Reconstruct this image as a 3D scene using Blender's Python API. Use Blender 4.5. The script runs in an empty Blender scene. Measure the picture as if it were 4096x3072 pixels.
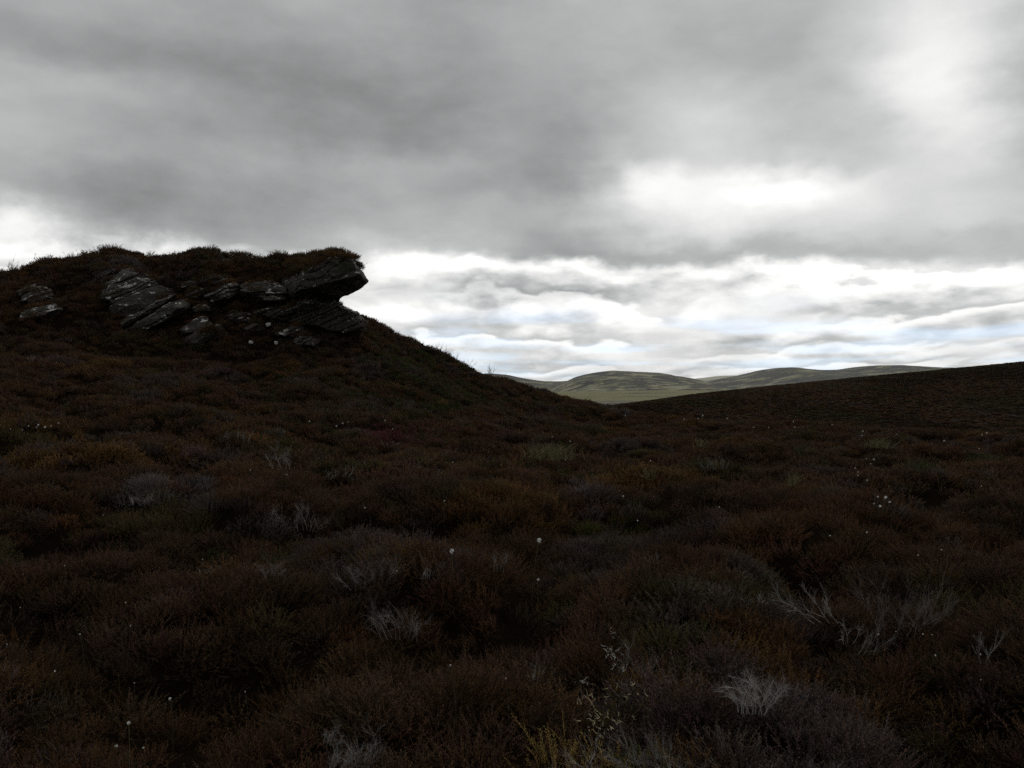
import bpy, bmesh, math, random
import numpy as np
from mathutils import Vector, Matrix

random.seed(7)
rng = np.random.default_rng(11)
scene = bpy.context.scene
COL = scene.collection
R = math.radians

# ------------------------------------------------------------------ camera
cam_data = bpy.data.cameras.new("camera")
cam_data.sensor_width = 36.0
cam_data.lens = 36.0 * 800.0 / 1024.0
cam_data.clip_start = 0.05
cam_data.clip_end = 60000.0
cam = bpy.data.objects.new("camera", cam_data)
COL.objects.link(cam)
cam.location = (0, 0, 0)
cam.rotation_euler = (R(90), 0, 0)
scene.camera = cam

# ------------------------------------------------------------------ sun and exposure
SUN_AZ, SUN_EL = 20.0, 38.0
sd = bpy.data.lights.new("sun", 'SUN')
sd.energy = 0.9
sd.angle = R(14)
sd.color = (1.0, 0.96, 0.90)
sun = bpy.data.objects.new("sun", sd)
COL.objects.link(sun)
sv = Vector((math.sin(R(SUN_AZ)) * math.cos(R(SUN_EL)), math.cos(R(SUN_AZ)) * math.cos(R(SUN_EL)), math.sin(R(SUN_EL))))
sun.rotation_euler = sv.to_track_quat('Z', 'Y').to_euler()
vs = scene.view_settings
vs.view_transform = 'Standard'
vs.look = 'None'
vs.exposure = 0.0
vs.gamma = 1.0
vs.use_curve_mapping = False
cy = scene.cycles
cy.max_bounces = 4
cy.diffuse_bounces = 2
cy.glossy_bounces = 1
cy.transmission_bounces = 1
cy.volume_bounces = 1
cy.transparent_max_bounces = 4
cy.use_denoising = False            # a little grain, as in the photograph
cy.sample_clamp_direct = 1.6
cy.sample_clamp_indirect = 0.4

# ------------------------------------------------------------------ node helpers
class NT:
    """tiny expression builder on a node tree"""
    def __init__(s, tree):
        s.t = tree
    def new(s, typ, **kw):
        n = s.t.nodes.new(typ)
        for k, v in kw.items():
            setattr(n, k, v)
        return n
    def put(s, sock, v):
        if hasattr(v, 'is_output'):
            s.t.links.new(v, sock)
        elif v is not None:
            sock.default_value = v
    def m(s, op, a, b=None, c=None, clamp=False):
        n = s.new('ShaderNodeMath', operation=op, use_clamp=clamp)
        s.put(n.inputs[0], a)
        if b is not None: s.put(n.inputs[1], b)
        if c is not None: s.put(n.inputs[2], c)
        return n.outputs[0]
    def add(s, a, b): return s.m('ADD', a, b)
    def sub(s, a, b): return s.m('SUBTRACT', a, b)
    def mul(s, a, b): return s.m('MULTIPLY', a, b)
    def div(s, a, b): return s.m('DIVIDE', a, b)
    def vec(s, x, y, z):
        n = s.new('ShaderNodeCombineXYZ')
        for i, v in enumerate((x, y, z)): s.put(n.inputs[i], v)
        return n.outputs[0]
    def sep(s, v):
        n = s.new('ShaderNodeSeparateXYZ'); s.put(n.inputs[0], v)
        return n.outputs
    def smooth(s, x, a, b, lo=0.0, hi=1.0):
        n = s.new('ShaderNodeMapRange', interpolation_type='SMOOTHSTEP')
        s.put(n.inputs[0], x)
        for i, v in enumerate((a, b, lo, hi)): s.put(n.inputs[i + 1], v)
        return n.outputs[0]
    def noise(s, v, scale, detail=4.0, rough=0.5, dist=0.0, lac=2.0):
        n = s.new('ShaderNodeTexNoise')
        s.put(n.inputs['Vector'], v)
        s.put(n.inputs['Scale'], scale); s.put(n.inputs['Detail'], detail)
        s.put(n.inputs['Roughness'], rough); s.put(n.inputs['Distortion'], dist)
        s.put(n.inputs['Lacunarity'], lac)
        return n.outputs
    def mixc(s, f, a, b):
        n = s.new('ShaderNodeMix', data_type='RGBA')
        s.put(n.inputs[0], f); s.put(n.inputs[6], a); s.put(n.inputs[7], b)
        return n.outputs[2]
    def mapping(s, v, scale=(1, 1, 1), loc=(0, 0, 0), rot=(0, 0, 0)):
        n = s.new('ShaderNodeMapping')
        s.put(n.inputs[0], v)
        n.inputs['Location'].default_value = loc
        n.inputs['Rotation'].default_value = rot
        n.inputs['Scale'].default_value = scale
        return n.outputs[0]

# ------------------------------------------------------------------ sky: Nishita daylight behind a broken deck of cloud
world = bpy.data.worlds.new("World")
scene.world = world
world.use_nodes = True
wt = world.node_tree
wt.nodes.clear()
N = NT(wt)
wout = N.new('ShaderNodeOutputWorld')
sky = N.new('ShaderNodeTexSky', sky_type='NISHITA')
sky.sun_disc = False
sky.sun_elevation = R(SUN_EL)
sky.sun_rotation = R(SUN_AZ)
sky.air_density = 1.0
sky.dust_density = 0.5
sky.ozone_density = 3.0
bg_sky = N.new('ShaderNodeBackground')
bg_sky.inputs[1].default_value = 0.14
wt.links.new(sky.outputs[0], bg_sky.inputs[0])
tc = N.new('ShaderNodeTexCoord')
D = tc.outputs['Generated']
dx, dy, dz = N.sep(D)
wt.links.new(N.vec(dx, dy, N.add(dz, 0.12)), sky.inputs[0])   # the clear air seen through gaps is the blue higher up
az = N.m('ARCTAN2', dx, dy)
el = N.m('ARCSINE', dz)
zc = N.add(N.m('MAXIMUM', dz, 0.0), 0.085)
P = N.vec(N.div(dx, zc), N.div(dy, zc), 0.0)          # where the view ray meets the cloud deck
def ae(u, v):                                          # compass bearing and height of a cloud feature
    a = math.atan2(u - 512, 800.0)
    e = math.atan((384 - v) / 800.0 * math.cos(a))
    return a, e
w1 = N.noise(P, 0.55, 4, 0.55)[1]
w1x, w1y, w1z = N.sep(w1)
w2x, w2y, w2z = N.sep(N.noise(N.mapping(D, (3, 3, 9)), 1.0, 3, 0.55)[1])
w3x, w3y, w3z = N.sep(N.noise(N.mapping(D, (24, 24, 40), (2.2, 0.4, 1.9)), 1.0, 4, 0.55)[1])
AZ = N.add(N.add(az, N.mul(N.sub(w3x, 0.5), 0.05)), N.add(N.mul(N.sub(w1x, 0.5), 0.16), N.mul(N.sub(w2x, 0.5), 0.10)))
EL = N.add(N.add(el, N.mul(N.sub(w3y, 0.5), 0.034)), N.add(N.mul(N.sub(w1y, 0.5), 0.06), N.mul(N.sub(w2y, 0.5), 0.05)))
#        u    v    su   sv   amount   (brightness of the deck: thin places + , thick places -)
BLOBS = [
    (430, 140, 130, 46, -0.15), (560, 195, 40, 36, -0.20), (300, 120, 110, 34, -0.05), (200, 60, 200, 60, -0.03),
    (60, 45, 120, 26, -0.09), (60, 86, 60, 14, 0.10), (0, 150, 60, 24, 0.10), (130, 185, 110, 22, -0.05),
    (8, 220, 24, 12, 0.50), (55, 246, 50, 14, 0.25), (230, 212, 150, 22, -0.09),
    (400, 168, 60, 9, 0.06), (230, 155, 60, 14, 0.05),
    (772, 186, 52, 13, 0.42), (648, 184, 24, 12, 0.30), (690, 214, 90, 18, 0.30), (760, 175, 190, 62, 0.16),
    (955, 95, 36, 40, 0.32), (940, 15, 60, 26, 0.14), (985, 60, 40, 40, 0.12), (660, 120, 60, 30, 0.05), (700, 140, 40, 20, 0.08),
    (1015, 215, 60, 30, -0.03), (740, 254, 190, 7, -0.09), (900, 225, 120, 28, 0.16), (810, 70, 45, 50, -0.07),
    (560, 240, 40, 14, -0.06),
    (395, 262, 45, 14, 0.26), (470, 270, 50, 8, 0.22), (650, 271, 90, 6, 0.18), (950, 270, 60, 9, 0.26),
    (520, 291, 110, 6, -0.26), (900, 294, 90, 8, -0.14), (380, 306, 40, 10, 0.25), (640, 310, 60, 10, 0.15),
    (1090, 130, 40, 60, -0.08),
]
tot = None
for (u, v, su, sv_, amp) in BLOBS:
    a0, e0 = ae(u, v)
    qa = N.div(N.sub(AZ, a0), su / 800.0)
    qe = N.div(N.sub(EL, e0), sv_ / 800.0)
    g = N.mul(N.m('EXPONENT', N.mul(N.add(N.mul(qa, qa), N.mul(qe, qe)), -0.5)), amp)
    tot = g if tot is None else N.add(tot, g)
n_edge = N.noise(N.mapping(D, (6, 6, 6), (1.4, 0.7, 0)), 1.0, 5, 0.55)[0]
ELb = N.add(EL, N.add(N.mul(N.m('SINE', AZ), 0.028), N.mul(N.sub(n_edge, 0.5), 0.045)))
low = N.smooth(ELb, 0.160, 0.134)                        # the far, lower field of broken cloud
n_big = N.noise(N.mapping(D, (2.6, 2.6, 5.2), (0.3, 0.0, 0.6)), 1.0, 6, 0.52)[0]
n_mid = N.noise(N.mapping(P, (1, 0.7, 1), (4.1, 2.7, 0)), 0.9, 5, 0.5)[0]
elp = N.m('MAXIMUM', el, 0.0)
Q = N.vec(N.div(az, N.add(elp, 0.11)), N.mul(N.m('LOGARITHM', N.add(elp, 0.03), math.e), 2.6), 0.0)
Qd = N.vec(N.div(az, N.add(elp, 0.11)), N.mul(N.m('LOGARITHM', N.add(elp, 0.021), math.e), 2.6), 0.0)
rows = N.add(N.mul(N.m('LOGARITHM', N.add(elp, 0.03), math.e), 2.1), 6.0)
n_row = N.noise(N.mapping(Q, (0.8, 0.35, 1.0), (7.3, 2.1, 0.4)), 1.0, 3, 0.5)[0]
puff = N.noise(N.mapping(D, (17, 17, 44), (3.1, 1.1, 0.7)), 1.0, 6, 0.50)[0]
rw = N.add(rows, N.add(N.mul(n_row, 3.4), N.mul(puff, 1.35)))
fr = N.m('FRACT', rw)
saw = N.mul(N.smooth(fr, 0.0, 0.75), N.smooth(fr, 1.0, 0.80))                # each bank: flat grey base, heaped white top
n_lo2 = N.noise(N.mapping(Q, (0.5, 1.0, 1.0), (1.3, 5.5, 0)), 0.8, 3, 0.5)[0]
n_tex = N.noise(N.mapping(D, (8, 8, 17), (6.1, 0.2, 3.3)), 1.0, 7, 0.55)[0]
base_hi = N.add(N.add(0.44, N.mul(N.sub(n_tex, 0.5), 0.22)), N.add(N.mul(N.sub(n_big, 0.5), 0.46), N.mul(N.sub(n_mid, 0.5), 0.14)))
con = N.smooth(N.noise(N.mapping(Q, (0.9, 0.8, 1.0), (9.3, 1.5, 0)), 1.0, 3, 0.5)[0], 0.34, 0.60, 0.15, 1.0)
base_lo = N.add(0.83, N.add(N.mul(N.mul(N.sub(saw, 0.55), 0.50), con), N.add(N.mul(N.sub(puff, 0.5), 0.6), N.mul(N.sub(n_lo2, 0.5), 0.3))))
base = N.add(N.mul(base_hi, N.sub(1.0, low)), N.mul(base_lo, low))
# cloud glows towards the sun and greys away from it
vd = N.new('ShaderNodeVectorMath', operation='DOT_PRODUCT')
wt.links.new(D, vd.inputs[0]); vd.inputs[1].default_value = tuple(sv)
base = N.mul(base, N.smooth(vd.outputs['Value'], -0.7, 0.75, 0.55, 1.0))
L = N.add(base, tot)
L = N.m('MINIMUM', N.m('MAXIMUM', L, 0.22), 1.25)
# cloud shade: cool grey where thick, near white where thin
ramp = N.new('ShaderNodeMix', data_type='RGBA')
N.put(ramp.inputs[0], N.smooth(L, 0.25, 1.0))
ramp.inputs[6].default_value = (0.965, 1.0, 1.0, 1)
ramp.inputs[7].default_value = (1.0, 1.0, 0.985, 1)
cc = N.new('ShaderNodeVectorMath', operation='SCALE')
wt.links.new(ramp.outputs[2], cc.inputs[0]); N.put(cc.inputs['Scale'], L)
bg_cloud = N.new('ShaderNodeBackground')
wt.links.new(cc.outputs[0], bg_cloud.inputs[0])
bg_cloud.inputs[1].default_value = 1.0
# gaps low over the hills where the clear sky shows
n_gap = N.noise(N.mapping(Q, (0.6, 1.2, 1), (3.3, 9.7, 0)), 1.1, 4, 0.5)[0]
gap = N.mul(N.smooth(n_gap, 0.47, 0.62), N.smooth(EL, 0.12, 0.05))
wm = N.new('ShaderNodeMixShader')
N.put(wm.inputs[0], N.mul(gap, 0.38))
wt.links.new(bg_cloud.outputs[0], wm.inputs[1])
wt.links.new(bg_sky.outputs[0], wm.inputs[2])
wt.links.new(wm.outputs[0], wout.inputs[0])
world.cycles.sampling_method = 'MANUAL'
world.cycles.sample_map_resolution = 512

# ------------------------------------------------------------------ numeric noise
def _h(ix, iy, iz, seed):
    n = (ix.astype(np.int64) * 374761393 + iy.astype(np.int64) * 668265263 + iz.astype(np.int64) * 2147483647 + seed * 974711) & 0xFFFFFFFF
    n = ((n ^ (n >> 13)) * 1274126177) & 0xFFFFFFFF
    n = ((n ^ (n >> 16)) * 2246822519) & 0xFFFFFFFF
    return ((n ^ (n >> 15)) & 0xFFFFFF) / float(0xFFFFFF)
def vnoise(p, seed=0):
    p = np.asarray(p, float)
    i = np.floor(p).astype(np.int64); f = p - i
    f = f * f * f * (f * (f * 6 - 15) + 10)
    x, y, z = i[:, 0], i[:, 1], i[:, 2]
    r = 0
    for a in (0, 1):
        wa = f[:, 0] if a else 1 - f[:, 0]
        for b in (0, 1):
            wb = f[:, 1] if b else 1 - f[:, 1]
            for c in (0, 1):
                wc = f[:, 2] if c else 1 - f[:, 2]
                r = r + wa * wb * wc * _h(x + a, y + b, z + c, seed)
    return r
def fbm(p, oct=4, seed=0, gain=0.5):
    p = np.asarray(p, float); a = 1.0; s = 0; t = 0
    for k in range(oct):
        s = s + a * vnoise(p * 2 ** k + 17.3 * k, seed + k); t += a; a *= gain
    return s / t
def fbm2(x, y, scale, oct=4, seed=0, gain=0.5):
    x = np.asarray(x, float); sh = x.shape
    p = np.stack([x.ravel() * scale, np.asarray(y, float).ravel() * scale, np.zeros(x.size) + 0.37], 1)
    return fbm(p, oct, seed, gain).reshape(sh)
def sstep(x, a, b):
    t = np.clip((x - a) / (b - a), 0, 1)
    return t * t * (3 - 2 * t)

F = 800.0
def wp(u, v, y):                       # a point of the place at bearing u, height v and distance y metres
    return ((u - 512) / F * y, y, (384 - v) / F * y)

# ------------------------------------------------------------------ the lie of the land (surveyed points, then a thin-plate surface)
HT = 0.30                              # heather stands this high on the ground
CP = []
def cp(u, v, y, dz=-HT):
    x, yy, z = wp(u, v, y); CP.append((x, yy, z + dz))
def cz(x, y, z): CP.append((x, y, z))
SKYL = [(-160, 292), (-80, 280), (0, 273), (25, 268), (50, 258), (72, 255), (95, 251), (120, 252), (140, 257), (157, 259), (180, 254), (197, 251),
        (212, 254), (228, 258), (246, 262), (260, 257), (285, 255)]
def crag_y(u): return 32.0 + 0.006 * (150 - u)
for u, v in SKYL:
    y = crag_y(u)
    cp(u, v, y)
    x, yy, z = wp(u, v, y)
    cz(x * 1.2, y * 1.2, z - 0.75); cz(x * 1.7, y * 1.7, z - 2.6)
cp(303, 268, 32.2); cp(322, 296, 32.0); cp(340, 318, 32.0); cp(355, 333, 32.2)
for u, v, y in [(-160, 325, 28), (-80, 318, 27.6), (0, 314, 27.2), (60, 322, 27.2), (110, 331, 27.3), (170, 345, 27.2), (205, 348, 27.4), (260, 347, 27.5), (320, 350, 27.6), (350, 345, 28.0),
                (0, 352, 23), (-80, 352, 23.5), (128, 360, 23), (256, 367, 24), (0, 388, 18), (-80, 386, 18), (128, 398, 18), (256, 408, 18),
                (0, 470, 10), (128, 472, 10), (256, 478, 10), (-150, 468, 10),
                (375, 338, 33), (392, 345, 34), (410, 347, 35.5), (430, 348, 37), (450, 357, 39), (467, 369, 41), (482, 375, 43), (500, 382, 45), (515, 388, 46.5), (532, 397, 48), (560, 404, 50), (585, 407, 50),
                (375, 366, 27), (375, 415, 20), (375, 468, 12), (450, 388, 30), (450, 428, 20), (512, 424, 25), (512, 403, 35), (560, 418, 35), (600, 419, 36), (600, 408, 47),
                (650, 417.5, 38), (740, 421, 34), (850, 429, 32), (950, 435, 30), (1024, 439, 28), (1150, 446, 26)]:
    cp(u, v, y)
for x, y, z in [(0, -12, -1.8), (-8, -10, -1.6), (8, -10, -1.9), (0, 0, -1.76), (4, 0, -1.8), (-4, 0, -1.72), (0, 5, -1.74), (5, 5, -1.78), (-5, 5, -1.62), (8, 9, -1.8), (3, 10, -1.74), (10, 14, -1.8), (5, 18, -1.72), (15, 20, -1.85), (22, 20, -2.0), (12, 26, -1.8),
                (-20, -10, -1.0), (-20, 5, -0.9), (30, -10, -2.4), (30, 8, -2.3), (45, 20, -3.0), (-45, 10, 0.6), (-60, 30, 3.5), (-60, -20, 0)]:
    cz(x, y, z)
for u, y, z in [(375, 45, 0.4), (450, 52, -0.8), (512, 60, -2.2), (560, 64, -3.4), (600, 62, -3.8), (375, 75, -3.5), (480, 80, -5.5), (560, 100, -8), (300, 110, -6), (450, 150, -12), (560, 150, -10.5), (200, 160, -9), (0, 130, -4), (0, 200, -10),
                (650, 54, -2.9), (740, 50, -3.1), (850, 46, -3.4), (950, 44, -3.5), (1024, 42, -3.6), (1150, 40, -3.8),
                (620, 78, -5.6), (740, 75, -5.3), (850, 72, -5.2), (950, 70, -5.0), (1024, 68, -4.9), (1200, 62, -4.6)]:
    cz((u - 512) / F * y, y, z)
RIDGE = [(600, 409), (625, 405.5), (650, 403), (700, 400), (737, 394), (780, 389), (825, 382.5), (860, 378.5), (900, 374.5), (930, 371.5), (962, 368.5), (1000, 364.5), (1024, 361.5), (1100, 353), (1250, 338)]
for u, v in RIDGE:
    cp(u, v, 150); cp(u, v, 105, -HT - 0.0 - (0.35 + (u - 600) * 0.0026) * 1.2); x, y, z = wp(u, v, 150); cz(x * 1.35, y * 1.35, z - 6.5)
C = np.array(CP)
def _tps_u(d2): return 0.5 * d2 * np.log(np.maximum(d2, 1e-9))
def _solve():
    n = len(C)
    d2 = (C[:, None, 0] - C[None, :, 0]) ** 2 + (C[:, None, 1] - C[None, :, 1]) ** 2
    A = np.zeros((n + 3, n + 3))
    A[:n, :n] = _tps_u(d2) + np.eye(n) * 0.08
    A[:n, n] = 1; A[:n, n + 1:] = C[:, :2]
    A[n, :n] = 1; A[n + 1:, :n] = C[:, :2].T
    b = np.zeros(n + 3); b[:n] = C[:, 2]
    return np.linalg.solve(A, b)
_W = _solve()
def _tps(x, y):
    x = np.asarray(x, float).ravel(); y = np.asarray(y, float).ravel()
    out = np.empty(x.size)
    n = len(C)
    for i in range(0, x.size, 20000):
        xs, ys = x[i:i + 20000, None], y[i:i + 20000, None]
        d2 = (xs - C[None, :, 0]) ** 2 + (ys - C[None, :, 1]) ** 2
        out[i:i + 20000] = _tps_u(d2) @ _W[:n] + _W[n] + xs[:, 0] * _W[n + 1] + ys[:, 0] * _W[n + 2]
    return out
# hummocks: each old heather patch makes its own low mound, with its own tint
_hr = np.random.default_rng(5)
HY = _hr.uniform(0.0, 64, 14000); HX = _hr.uniform(-56, 56, 14000)
_k = np.abs(HX) < HY * 0.78 + 5
HX, HY = HX[_k], HY[_k]
_ex = [(400, 35.5, 1.3, .25), (432, 37.5, 1.3, .4), (462, 41, .9, .3), (490, 43.5, .7, .25), (100, 32.3, 1.7, .16), (197, 31.8, 1.3, .16), (272, 31.6, .9, .22), (60, 32.6, 1.0, .22), (20, 32.8, .7, .18)]
HX = np.concatenate([HX, [(e[0] - 512) / F * e[1] for e in _ex]]); HY = np.concatenate([HY, [e[1] for e in _ex]])
HN = len(HX)
HRr = _hr.uniform(0.38, 0.95, HN) * (1 + 0.012 * HY)
HH = _hr.uniform(0.10, 0.62, HN) * np.clip(HRr, 0.4, 1.0)
HRr[-len(_ex):] = [e[2] for e in _ex]; HH[-len(_ex):] = [e[3] for e in _ex]
_hgrid = {}
for _i in range(HN):
    _hgrid.setdefault((int(HX[_i] // 1.8), int(HY[_i] // 1.8)), []).append(_i)
def hummock(x, y):
    """height added by the mounds and index of the one that dominates"""
    x = np.asarray(x, float).ravel(); y = np.asarray(y, float).ravel()
    z = np.zeros(x.size); idx = np.full(x.size, -1)
    gx, gy = np.floor(x / 1.8).astype(int), np.floor(y / 1.8).astype(int)
    order = np.lexsort((gy, gx))
    k = 0
    while k < x.size:
        a, b = gx[order[k]], gy[order[k]]
        e = k
        while e < x.size and gx[order[e]] == a and gy[order[e]] == b: e += 1
        sel = order[k:e]
        cand = [c for i in (-1, 0, 1) for j in (-1, 0, 1) for c in _hgrid.get((a + i, b + j), ())]
        if cand:
            c = np.array(cand)
            d2 = (x[sel][:, None] - HX[c]) ** 2 + (y[sel][:, None] - HY[c]) ** 2
            hh = HH[c] * np.clip(1 - d2 / HRr[c] ** 2, 0, None) ** 0.6
            m = hh.argmax(1)
            z[sel] = hh[np.arange(len(sel)), m]
            idx[sel] = np.where(z[sel] > 0.01, c[m], -1)
        k = e
    return z, idx
FLOOR = -34.0
def height(x, y, mounds=True):
    x = np.asarray(x, float); sh = x.shape
    x = x.ravel(); y = np.asarray(y, float).ravel()
    r = np.hypot(np.maximum(np.abs(x - 20) - 130, 0), np.maximum(y - 205, 0)) + np.maximum(-y - 15, 0)
    near = r < 400
    z = np.full(x.size, FLOOR)
    far = FLOOR + 6 * (fbm2(x, y, 1 / 900.0, 3, 31) - 0.5)
    t = _tps(np.clip(x[near], -150, 190), np.clip(y[near], -20, 240))
    w = sstep(r[near], 0, 380)
    z[~near] = far[~near]
    z[near] = t * (1 - w) + far[near] * w
    # off to the left and behind, the moor stays up
    z = z + 0.10 * (fbm2(x, y, 1 / 4.0, 3, 3) - 0.5) + 0.5 * (fbm2(x, y, 1 / 16.0, 2, 9) - 0.5) * sstep(np.hypot(x, y), 14, 60) * 0.5
    if mounds:
        n = (y < 64) & (y > -2) & (np.abs(x) < 60)
        hz = np.zeros(x.size)
        hz[n] = hummock(x[n], y[n])[0]
        z = z + hz * 0.95 - 0.24 * sstep(y, 9, 15) * (1 - sstep(y, 54, 66))
    return z.reshape(sh)
def trace(u, v, lift=0.0, y0=2.0, y1=70.0, mounds=False):
    """distance at which the sight line meets the ground raised by lift"""
    ys = np.linspace(y0, y1, 500)
    z = height((u - 512) / F * ys, ys, mounds) + lift
    d = (384 - v) / F * ys - z
    k = np.where(d <= 0)[0]
    if len(k) == 0: return None
    return float(ys[k[0]])

# ------------------------------------------------------------------ materials
def material(name):
    m = bpy.data.materials.new(name); m.use_nodes = True
    t = m.node_tree; t.nodes.clear()
    n = NT(t)
    o = n.new('ShaderNodeOutputMaterial')
    b = n.new('ShaderNodeBsdfPrincipled')
    t.links.new(b.outputs[0], o.inputs[0])
    b.inputs['Roughness'].default_value = 0.85
    b.inputs['Specular IOR Level'].default_value = 0.2
    return m, n, b
def bump(n, b, h, strength, dist):
    k = n.new('ShaderNodeBump'); k.inputs['Strength'].default_value = strength; k.inputs['Distance'].default_value = dist
    n.put(k.inputs['Height'], h); n.t.links.new(k.outputs[0], b.inputs['Normal'])
def geo_pos(n): return n.new('ShaderNodeNewGeometry').outputs['Position']
def ramp(n, f, stops):
    r = n.new('ShaderNodeValToRGB'); n.put(r.inputs[0], f)
    e = r.color_ramp.elements
    while len(e) < len(stops): e.new(0.5)
    for i, (p, c) in enumerate(stops):
        e[i].position = p; e[i].color = (*c, 1)
    return r.outputs[0]

def mat_ground():
    m, n, b = material('moor_soil')
    p = geo_pos(n)
    f = n.noise(p, 0.9, 6, 0.6)[0]; g = n.noise(p, 0.055, 5, 0.55)[0]
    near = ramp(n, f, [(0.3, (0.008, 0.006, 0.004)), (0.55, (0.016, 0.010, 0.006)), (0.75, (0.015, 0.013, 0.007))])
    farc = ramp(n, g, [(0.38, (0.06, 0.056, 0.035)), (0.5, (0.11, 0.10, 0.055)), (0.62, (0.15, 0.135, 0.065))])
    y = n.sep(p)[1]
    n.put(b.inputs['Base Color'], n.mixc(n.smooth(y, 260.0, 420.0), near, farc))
    b.inputs['Specular IOR Level'].default_value = 0.0
    bump(n, b, n.noise(p, 16.0, 7, 0.7)[0], 1.0, 0.10)
    return m
def mat_plant(name, rough=0.8, gain=1.0, spec=0.15):
    m, n, b = material(name)
    a = n.new('ShaderNodeAttribute', attribute_type='INSTANCER', attribute_name='tint')
    g = n.new('ShaderNodeAttribute', attribute_type='GEOMETRY', attribute_name='shade')
    k = n.new('ShaderNodeVectorMath', operation='MULTIPLY')
    n.t.links.new(a.outputs['Color'], k.inputs[0]); n.t.links.new(g.outputs['Color'], k.inputs[1])
    n.put(b.inputs['Base Color'], k.outputs[0])
    b.inputs['Roughness'].default_value = rough
    b.inputs['Specular IOR Level'].default_value = spec
    return m
def mat_plain(name, col, var=0.3, scale=30.0, rough=0.85):
    m, n, b = material(name)
    tcn = n.new('ShaderNodeTexCoord')
    f = n.noise(tcn.outputs['Object'], scale, 4, 0.6)[0]
    lo = tuple(c * (1 - var) for c in col); hi = tuple(min(1, c * (1 + var)) for c in col)
    n.put(b.inputs['Base Color'], ramp(n, f, [(0.3, lo), (0.7, hi)]))
    b.inputs['Roughness'].default_value = rough
    return m
def mat_rock():
    m, n, b = material('schist_rock')
    p = geo_pos(n)
    q = n.mapping(p, (0.7, 0.7, 5.0), (0, 0, 0), (0, R(24), 0))
    band = n.noise(q, 1.6, 6, 0.6, 0.3)[0]
    grain = n.noise(p, 9.0, 6, 0.65)[0]
    c = ramp(n, n.add(n.mul(band, 0.6), n.mul(grain, 0.4)), [(0.32, (0.018, 0.015, 0.013)), (0.48, (0.040, 0.033, 0.029)), (0.60, (0.066, 0.056, 0.049)), (0.76, (0.125, 0.109, 0.098))])
    mossy = n.smooth(n.noise(p, 1.3, 5, 0.6)[0], 0.50, 0.66)
    c = n.mixc(n.mul(mossy, 0.65), c, (0.026, 0.028, 0.014, 1))
    lich = n.noise(n.mapping(p, (1, 1, 1.6)), 2.6, 5, 0.62, 0.7)[0]
    lich2 = n.noise(p, 13.0, 4, 0.6)[0]
    up = n.sep(n.new('ShaderNodeNewGeometry').outputs['Normal'])[2]
    lsum = n.add(n.add(lich, n.mul(n.sub(lich2, 0.5), 0.34)), n.mul(n.smooth(up, 0.0, 0.8), 0.075))
    c = n.mixc(n.mul(n.smooth(lsum, 0.66, 0.70), 0.85), c, (0.52, 0.50, 0.46, 1))
    grey = n.smooth(n.add(n.noise(p, 3.7, 5, 0.65, 0.4)[0], n.mul(n.sub(lich2, 0.5), 0.25)), 0.57, 0.63)
    c = n.mixc(n.mul(grey, 0.35), c, (0.15, 0.14, 0.13, 1))
    n.put(b.inputs['Base Color'], c)
    b.inputs['Roughness'].default_value = 0.9
    bump(n, b, n.add(n.mul(band, 0.7), n.mul(grain, 0.5)), 0.8, 0.06)
    return m
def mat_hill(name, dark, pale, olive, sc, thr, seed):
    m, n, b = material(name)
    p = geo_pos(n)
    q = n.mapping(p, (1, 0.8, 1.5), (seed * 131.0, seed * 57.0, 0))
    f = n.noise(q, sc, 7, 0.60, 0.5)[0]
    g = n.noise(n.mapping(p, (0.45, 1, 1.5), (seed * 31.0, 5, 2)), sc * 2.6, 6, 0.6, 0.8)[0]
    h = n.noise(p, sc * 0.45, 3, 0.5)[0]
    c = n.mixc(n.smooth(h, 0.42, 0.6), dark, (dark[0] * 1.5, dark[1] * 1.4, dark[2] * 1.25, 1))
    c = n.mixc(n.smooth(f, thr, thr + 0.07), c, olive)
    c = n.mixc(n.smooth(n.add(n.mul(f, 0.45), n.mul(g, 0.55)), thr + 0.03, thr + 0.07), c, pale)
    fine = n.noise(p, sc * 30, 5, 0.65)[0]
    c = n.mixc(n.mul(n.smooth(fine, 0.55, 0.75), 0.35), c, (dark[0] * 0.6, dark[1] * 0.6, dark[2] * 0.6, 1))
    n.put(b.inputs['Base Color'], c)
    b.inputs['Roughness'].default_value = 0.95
    return m

# ------------------------------------------------------------------ object helpers
def link(name, mesh, mat=None, parent=None):
    o = bpy.data.objects.new(name, mesh)
    COL.objects.link(o)
    if mat is not None and mesh is not None and len(mesh.materials) == 0: mesh.materials.append(mat)
    if parent is not None: o.parent = parent
    return o
def tag(o, label=None, cat=None, group=None, kind=None):
    if label: o['label'] = label
    if cat: o['category'] = cat
    if group: o['group'] = group
    if kind: o['kind'] = kind
    return o
def np_mesh(name, V, Fc, smooth=False):
    me = bpy.data.meshes.new(name)
    V = np.asarray(V, np.float32); Fc = np.asarray(Fc, np.int32)
    k = Fc.shape[1]
    me.vertices.add(len(V)); me.vertices.foreach_set('co', V.ravel())
    me.loops.add(Fc.size); me.loops.foreach_set('vertex_index', Fc.ravel())
    me.polygons.add(len(Fc)); me.polygons.foreach_set('loop_start', np.arange(len(Fc), dtype=np.int32) * k)
    me.polygons.foreach_set('loop_total', np.full(len(Fc), k, np.int32))
    if smooth: me.polygons.foreach_set('use_smooth', np.ones(len(Fc), bool))
    me.update(); me.validate()
    return me
def grid_mesh(name, X, Y, Z, smooth=True):
    ny, nx = X.shape
    V = np.stack([X.ravel(), Y.ravel(), Z.ravel()], 1)
    i = np.arange(ny * nx).reshape(ny, nx)
    Fc = np.stack([i[:-1, :-1].ravel(), i[:-1, 1:].ravel(), i[1:, 1:].ravel(), i[1:, :-1].ravel()], 1)
    return np_mesh(name, V, Fc, smooth)

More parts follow.
